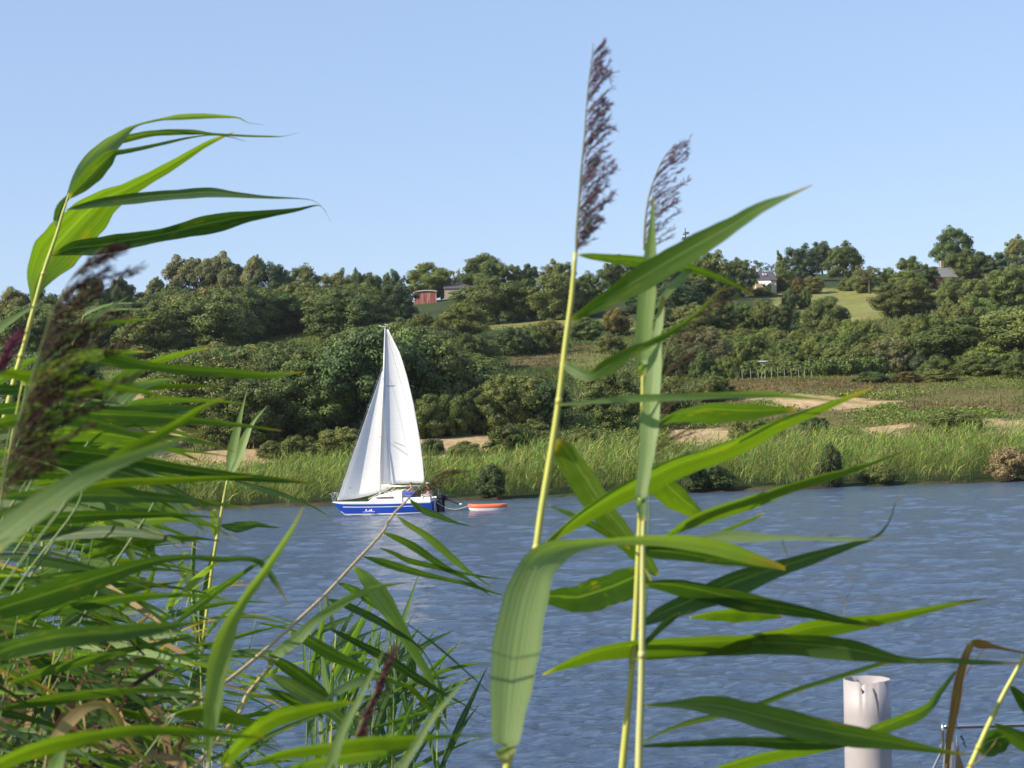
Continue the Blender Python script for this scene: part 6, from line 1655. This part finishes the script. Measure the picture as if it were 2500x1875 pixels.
r = reed('blurred narrow leaf standing up at the bottom centre beside the dark red plume', cM, (545, 1659), D)
leaf(r, cM, [(540, 1690, 64), (570, 1580, 64), (605, 1470, 56), (660, 1350, 48), (740, 1200, 34), (830, 1020, 18), (925, 845, 3)], D, D, 10, 0, 'p'); stem(r, cM, [(560, 1630, 14), (520, 1760, 18), (480, 1900, 20)], D, col='g')
r = reed('second blurred narrow leaf standing up at the bottom centre', cM, (1000, 1659), D + .1)
leaf(r, cM, [(990, 1690, 50), (1050, 1590, 48), (1120, 1480, 44), (1220, 1320, 36), (1330, 1190, 26), (1445, 1058, 3)], D + .1, D + .1, 10, 0, 'p'); stem(r, cM, [(1010, 1640, 14), (970, 1780, 18), (930, 1900, 20)], D, col='g')
r = reed('blurred dark red young plume at the bottom centre', cM, (670, 1659), 2.0)
plume(r, cM, [(650, 1690), (700, 1500), (745, 1380), (790, 1270), (850, 1130), (900, 1020), (945, 935)], 2.0, 75, (.5, -.86), (.10, .032, .05), rsP, 32, fine=1.0, spk=1.4)
stem(r, cM, [(650, 1690, 14), (620, 1800, 16), (560, 2000, 18)], 2.0, col='g')
auto_reed('translucent oval reed leaf lit from behind in the lower left', cC, 3.4, [
    ([(1230, 1290, 14), (1300, 1282, 90), (1380, 1280, 140), (1470, 1285, 150), (1600, 1295, 118), (1720, 1330, 92), (1810, 1360, 44), (1870, 1385, 4)], -58, -58, 'y')], .1)
D = 3.2
r = reed('dry tan reed leaf bent into a hoop in the lower left', cC, (350, 1490), D, name='dead_reed')
leaf(r, cC, [(330, 1530, 30), (380, 1450, 56), (450, 1370, 80), (530, 1290, 84), (600, 1240, 64), (680, 1215, 52), (760, 1225, 50), (820, 1290, 50), (870, 1390, 42), (940, 1500, 32), (1010, 1600, 26), (1100, 1690, 4)], D, D + .1, 10, 0, 'tan'); stem(r, cC, [(335, 1520, 12), (310, 1700, 14), (290, 1900, 16)], D, col='t')
D = 2.1
r = reed('short pale leaf tip at the bottom edge left', cC, (400, 1659), D)
leaf(r, cC, [(370, 1700, 110), (400, 1630, 96), (432, 1550, 56), (460, 1480, 22), (472, 1435, 3)], D, D, 10, 0, 'p'); stem(r, cC, [(385, 1680, 14), (350, 1800, 18), (320, 1900, 20)], D, col='g')

# ---- procedural reeds filling the dense left stand and the young reeds at the water
def wild(x0, ytop, d, seed, label, group, hleaf=(.30, .48), wleaf=(.014, .024), gap=(45, 80), lean=.16, sw=.0042, ang=(-.12, .35), nmax=12, up_=False, cols='gggdydbp'):
    r = random.Random(seed)
    p = P(x0, 1875, d); e = empty('reed', (p.x, p.y, gz(p.x, p.y))); tag(e, label, 'reed', group)
    line = []
    for k in range(6):
        y = ytop + (2000 - ytop) * k / 5; line.append((x0 + lean * (2000 - y) + 14 * ((2000 - y) / 900) ** 2, y, sw * F / d * (.6 + .4 * k / 5)))
    stem(e, idt, line, d, col=r.choice('gggy'))
    y = ytop + 6; k = 0
    while y < 1960 and k < nmax:
        x = x0 + lean * (2000 - y) + 14 * ((2000 - y) / 900) ** 2
        L = r.uniform(*hleaf) * F / d * (.55 if k == 0 else 1); w_ = r.uniform(*wleaf) * F / d
        if up_:
            a = r.uniform(-1.45, -1.0) if k % 2 else r.uniform(-1.9, -1.55)
            if r.random() < .3: a = r.uniform(-.9, -.2)
        else: a = r.uniform(*ang) - (.5 if k == 0 else 0) - .15
        dr = r.uniform(.15, .75) if not up_ else r.uniform(-.1, .5)
        pts = []; cx, cy = x, y; n = 7
        prof = (.25, .75, 1, .95, .75, .5, .28, .04)
        for i in range(n + 1):
            pts.append((cx, cy, w_ * prof[i])); aa = a + dr * (i / n) ** 1.3; cx += math.cos(aa) * L / n; cy += math.sin(aa) * L / n
        c = r.choice(cols); c = 'tan' if c == 't' else c
        t0 = r.choice([-60, -50, -35, -20, 0, 15, -45]); leaf(e, idt, pts, d, d + r.uniform(-.25, .35), t0, t0 + r.uniform(-20, 15), c)
        y += r.uniform(*gap); k += 1
rw = random.Random(31)
nR = 0
for i in range(58):
    d = rw.uniform(3.2, 7.4)
    x0 = rw.uniform(-420, 200)
    ytop = rw.uniform(1120, 1600) + max(0, x0) * .8
    wild(x0, ytop, d, 900 + i, 'PLACE:reed of the dense stand at the left edge', 'reeds packed in the stand at the left edge', gap=(50, 105), cols='ggdybpgydddbgygt', wleaf=(.010, .024), hleaf=(.20, .40), ang=(-.25, .75 if ytop > 1250 else .35)); nR += 1
for i in range(8):
    x0 = rw.uniform(-320, 20)
    wild(x0, rw.uniform(880, 1040), rw.uniform(3.0, 5.0), 1900 + i, 'PLACE:upper reed streaming right out of the left stand', 'upper reeds of the left stand', gap=(45, 80), nmax=6)
for i in range(20):
    x0 = rw.uniform(130, 560)
    wild(x0, rw.uniform(1420, 1640), rw.uniform(4.5, 7.5), 2900 + i, 'PLACE:lower reed before open water in the lower left', 'lower reeds before the water', gap=(55, 100), hleaf=(.20, .42), wleaf=(.008, .018), ang=(-.9, 1.0), lean=rw.uniform(-.15, .3), cols='gdpbgydggdyt')
for i in range(17):
    x0 = rw.choice([rw.uniform(760, 900), rw.uniform(760, 1000), rw.uniform(700, 960)])
    wild(x0, rw.uniform(1530, 1700), rw.uniform(7.0, 8.2), 3900 + i, 'PLACE:young upright reed in the water at the bottom centre', 'young reeds in the water at the bottom centre', gap=(35, 70), hleaf=(.22, .42), wleaf=(.014, .026), up_=True, lean=rw.uniform(-.04, .1), sw=.007, cols='ggdb', nmax=6)
for x_, yt_ in ((1020, 1645), (1095, 1750), (1075, 1790)):
    wild(x_ - 10, yt_, 7.6, 4900 + x_, 'PLACE:upright reed just left of the big pale hanging leaf', 'upright reeds left of the big hanging leaf', gap=(70, 120), hleaf=(.3, .45), wleaf=(.016, .026), up_=True, lean=.01, sw=.006, cols='gd', nmax=3)
def places():
    by = {}
    for o in S.objects:
        l = o.get('label')
        if l and l.startswith('PLACE:'): by.setdefault(l[6:], []).append(o)
    rows = []
    for l, os_ in by.items():
        if len(os_) <= 34: rows.append((l, '', os_)); continue
        os_.sort(key=lambda o: -float(projn(o.location.x, o.location.y, o.location.z)[1])); nr = -(-len(os_) // 20)
        for k in range(nr): rows.append((l, ', %s row up' % ORD[k], os_[k * len(os_) // nr:(k + 1) * len(os_) // nr]))
    for l, rw_, os_ in rows:
        os_.sort(key=lambda o: projn(o.location.x, o.location.y, o.location.z)[0])
        for i, o in enumerate(os_):
            j = len(os_) - 1 - i
            w_ = ORD[i] + ' from the left' if i <= j else ('last at the right' if j == 0 else ORD[j] + ' from the right')
            o['label'] = '%s%s, %s' % (l, rw_, w_)
# dead tangle at the foot of the stand
def litter():
    rs = np.random.RandomState(61); V = []; Fa = []; cc = []
    for i in range(1100):
        d = rs.uniform(3.4, 6.5); x = rs.uniform(-60, 360) if rs.rand() < .8 else rs.uniform(300, 470); y = rs.uniform(1560, 1960)
        if y < 1640 + (x > 250) * 120 and rs.rand() < .75: continue
        p = P(x, y, d); L = rs.uniform(.04, .16); a = Vector(rs.normal(0, 1, 3)).normalized() * L; b_ = a.cross(Vector(rs.normal(0, 1, 3))).normalized()
        w_ = rs.uniform(.0008, .0022) if rs.rand() < .75 else rs.uniform(.004, .009)
        q1 = p + a * .5 + b_ * L * rs.uniform(-.25, .25); q2 = p + a
        n0 = len(V); s_ = a.cross(fw).normalized() * w_
        V += [p - s_, p + s_, q1 + s_, q1 - s_, q2 + s_ * .4, q2 - s_ * .4]; Fa += [(n0, n0 + 1, n0 + 2, n0 + 3), (n0 + 3, n0 + 2, n0 + 4, n0 + 5)]
        c = np.array([(.14, .08, .045), (.26, .18, .09), (.09, .055, .035), (.08, .12, .04)][rs.randint(4)]) * rs.uniform(.6, 1.3); cc += [c] * 6
    me = mesh_np('dead_reed_litter', [tuple(v) for v in V], Fa, attr={'col': np.array(cc)})
    tag(link('dead_reed_litter', me, MPL), 'tangle of dead brown stalks and leaf scraps at the foot of the left reeds', 'reed litter', kind='stuff')
litter()

# ------------------------------------------------------------------ mooring pipe and rail
def pipe():
    D = 6.3; mpp = D / F
    a = P(*cH(0, 0), D)
    xl, yt = 1700 + 994 / 2.765, 1400 + 712 / 2.765; xr = 1700 + 1310 / 2.765
    top = P((xl + xr) / 2, yt, D); bot = P((xl + xr) / 2 + 5.5, 1990, D)
    rad = (xr - xl) / 2 * mpp
    ax = (top - bot).normalized(); g = Vector((bot.x, bot.y, 0)) ; base = top - ax * ((top.z + .55) / ax.z)
    e = empty('mooring_pipe', base); tag(e, 'pale grey plastic pipe with a chipped top standing in the water', 'pipe')
    b_ = ax.cross(Vector((0, 1, 0))).normalized(); c_ = b_.cross(ax).normalized()      # b_ right-ish, c_ away
    if b_.x < 0: b_ = -b_
    if c_.y < 0: c_ = -c_
    n = 96; H = (top - base).length
    def rim(th):                     # th measured from the viewer-facing side, positive to the right
        # bites broken out of the front of the rim; u runs -1 .. 1 across the visible front
        u = math.sin(th); fr = math.cos(th) > 0
        z = .0004 * math.sin(th * 9)
        if fr:
            for (u0, u1, dep) in ((-.52, -.36, .002), (-.44, -.30, .011), (-.32, .08, .005), (.04, .30, .004)):
                if u0 < u < u1: z -= dep * math.sin(math.pi * (u - u0) / (u1 - u0)) ** .5
        return z
    V = []; rows = 26
    for ri, rr_ in ((0, rad), (1, rad - .006)):
        for j in range(rows + 1):
            for k in range(n):
                th = 2 * math.pi * k / n
                z = H * j / rows if j < rows else H + rim(th)
                V.append(b_ * math.sin(th) * rr_ - c_ * math.cos(th) * rr_ + ax * z)
    Fa = []
    m = (rows + 1) * n
    for j in range(rows):
        for k in range(n):
            k2 = (k + 1) % n
            Fa.append((j * n + k, j * n + k2, (j + 1) * n + k2, (j + 1) * n + k)); Fa.append((m + j * n + k2, m + j * n + k, m + (j + 1) * n + k, m + (j + 1) * n + k2))
    for k in range(n): k2 = (k + 1) % n; Fa.append((rows * n + k, rows * n + k2, m + rows * n + k2, m + rows * n + k))
    me = mesh_np('pipe', V, Fa, smooth=True)
    mt, t, b = newmat('grey_pvc')
    tc = N(t, 'ShaderNodeTexCoord'); n1 = N(t, 'ShaderNodeTexNoise', i_Scale=9, i_Detail=8); t.links.new(tc.outputs['Object'], n1.inputs['Vector'])
    n2 = N(t, 'ShaderNodeTexNoise', i_Scale=38, i_Detail=3); t.links.new(tc.outputs['Object'], n2.inputs['Vector'])
    rp = N(t, 'ShaderNodeValToRGB'); rp.color_ramp.elements[0].color = (.32, .29, .30, 1); rp.color_ramp.elements[0].position = .3; rp.color_ramp.elements[1].color = (.40, .365, .375, 1); rp.color_ramp.elements[1].position = .7
    t.links.new(n1.outputs[0], rp.inputs[0])
    dm = N(t, 'ShaderNodeMapRange'); dm.inputs[1].default_value = .72; dm.inputs[2].default_value = .78; dm.inputs[4].default_value = .6; t.links.new(n2.outputs[0], dm.inputs[0])
    mx = N(t, 'ShaderNodeMix', data_type='RGBA'); mx.inputs[7].default_value = (.25, .20, .17, 1); t.links.new(dm.outputs[0], mx.inputs[0]); t.links.new(rp.outputs[0], mx.inputs[6])
    t.links.new(mx.outputs[2], b.inputs['Base Color']); b.inputs['Roughness'].default_value = .5
    link('tube', me, mt, e)
    # cracks and chips, as thin dark splits set in the wall
    ck = MB()
    def wall(u, z, off=.0012): th = math.asin(max(-.99, min(.99, u))); return b_ * math.sin(th) * (rad + off) - c_ * math.cos(th) * (rad + off) + ax * (H - z)
    for path, w_ in (([(.05, .018), (.14, .040), (.20, .060), (.26, .088), (.30, .115)], .0016), ([(-.42, .020), (-.36, .026), (-.37, .036)], .0035), ([(-.03, .135), (-.02, .143), (-.04, .155)], .003), ([(.43, .128), (.46, .132)], .0015)):
        P_ = [wall(*q) for q in path]
        ck.tube(P_, [w_ * .5] + [w_] * (len(P_) - 2) + [w_ * .25], 5)
    ck.build('crack', plain('crack_dark', (.12, .09, .085), .9), e)
pipe()
def rail():
    D = 5.6
    q0 = P(*cZ(770, 1135), D); e = empty('metal_rail', (q0.x, q0.y, gz(q0.x, q0.y)))
    tag(e, 'stainless tube rail with posts at the lower right corner', 'rail')
    o = e.location; mpx = D / F / 5.106
    mb = MB(); mb.tube([P(*cZ(790, 1140), D) - o, P(*cZ(1787, 1115), D + .15) - o, P(*cZ(2600, 1095), D + .3) - o], [36 * mpx] * 3, 14); mb.build('top_tube', STEEL, e, True)
    mb = MB()
    mb.tube([P(*cZ(772, 1098), D) - o, P(*cZ(775, 1200), D) - o, P(*cZ(770, 1390), D) - o, P(*cZ(752, 1470), D) - o, P(*cZ(650, 1680), D) - o, P(*cZ(520, 1980), D) - o, P(*cZ(400, 2400), D) - o], [20 * mpx] * 7, 10); pl_ = mb.build('post', STEEL, e, True)
    mb = MB(); mb.tube([P(*cZ(745, 1385), D - .03) - o, P(*cZ(760, 1385), D + .03) - o], 15 * mpx, 8); mb.build('bolt', STEEL, pl_)
    mb = MB(); mb.tube([P(*cZ(2560, 1100), D + .3) - o, P(*cZ(2600, 2400), D + .3) - o], [24 * mpx] * 2, 10); mb.build('post', STEEL, e, True)
    mb = MB(); mb.tube([P(*cZ(945, 1180), D + .02) - o, P(*cZ(950, 1420), D + .02) - o, P(*cZ(930, 1700), D + .02) - o, P(*cZ(925, 2300), D + .02) - o], [9 * mpx] * 4, 8); mb.build('inner_rod', STEEL, e, True)
    sh = MB(); sh.prism([P(*cZ(955, 1230), D + .1) - o, P(*cZ(985, 1500), D + .1) - o, P(*cZ(1050, 1680), D + .1) - o, P(*cZ(1160, 1980), D + .1) - o, P(*cZ(940, 1980), D + .1) - o, P(*cZ(940, 1500), D + .1) - o], (0, .012, 0)); sh.build('side_plate', STEEL, e)
    # clear plastic float tied under the rail
    f0 = P(*cZ(868, 1300), D + .05); f = empty('plastic_bottle', f0 - Vector((0, 0, .35))); tag(f, 'shiny plastic bottle hung upright under the metal rail', 'bottle')
    mb = MB(); pts = [P(*cZ(880, 1255), D + .05), P(*cZ(878, 1290), D + .05), P(*cZ(872, 1345), D + .05), P(*cZ(862, 1480), D + .05), P(*cZ(850, 1680), D + .05), P(*cZ(838, 1800), D + .05)]
    mb.tube([p_ - f.location for p_ in pts], [18 * mpx, 22 * mpx, 66 * mpx, 74 * mpx, 76 * mpx, 70 * mpx], 18)
    mt, t, b = newmat('clear_plastic'); b.inputs['Base Color'].default_value = (.75, .78, .85, 1); b.inputs['Roughness'].default_value = .08; b.inputs['Transmission Weight'].default_value = .6; b.inputs['IOR'].default_value = 1.3
    mb.build('bottle', mt, f, True)
    c = MB(); rs = np.random.RandomState(2)
    for path in ([(940, 1090), (960, 1180), (1000, 1250), (1040, 1310), (1030, 1350), (1065, 1400)], [(935, 1200), (990, 1260), (1030, 1330), (985, 1400), (950, 1440)], [(950, 1350), (1030, 1358), (1050, 1330)]):
        c.tube([P(*cZ(*q), D - .05 + rs.normal(0, .01)) for q in path], [.0018] * len(path), 5)
    tag(c.build('cord', plain('blue_cord', (.03, .07, .14), .7)), 'thin dark blue cord tangled below the metal rail', 'cord')
rail()
ORD += ['thirty-' + q for q in ORD[:9]]
places()
print('objects', len(S.objects))

# ------------------------------------------------------------------ air
def haze():
    mb = MB(); mb.box(-3100, 3100, -70, 4600, -140, 78)
    m = bpy.data.materials.new('haze'); m.use_nodes = True; t = m.node_tree
    t.nodes.remove(t.nodes['Principled BSDF'])
    v = N(t, 'ShaderNodeVolumePrincipled'); v.inputs['Color'].default_value = (.86, .92, 1, 1); v.inputs['Density'].default_value = .00006; v.inputs['Anisotropy'].default_value = .2
    t.links.new(v.outputs[0], t.nodes['Material Output'].inputs['Volume'])
    tag(mb.build('haze', m), kind='stuff')
haze()
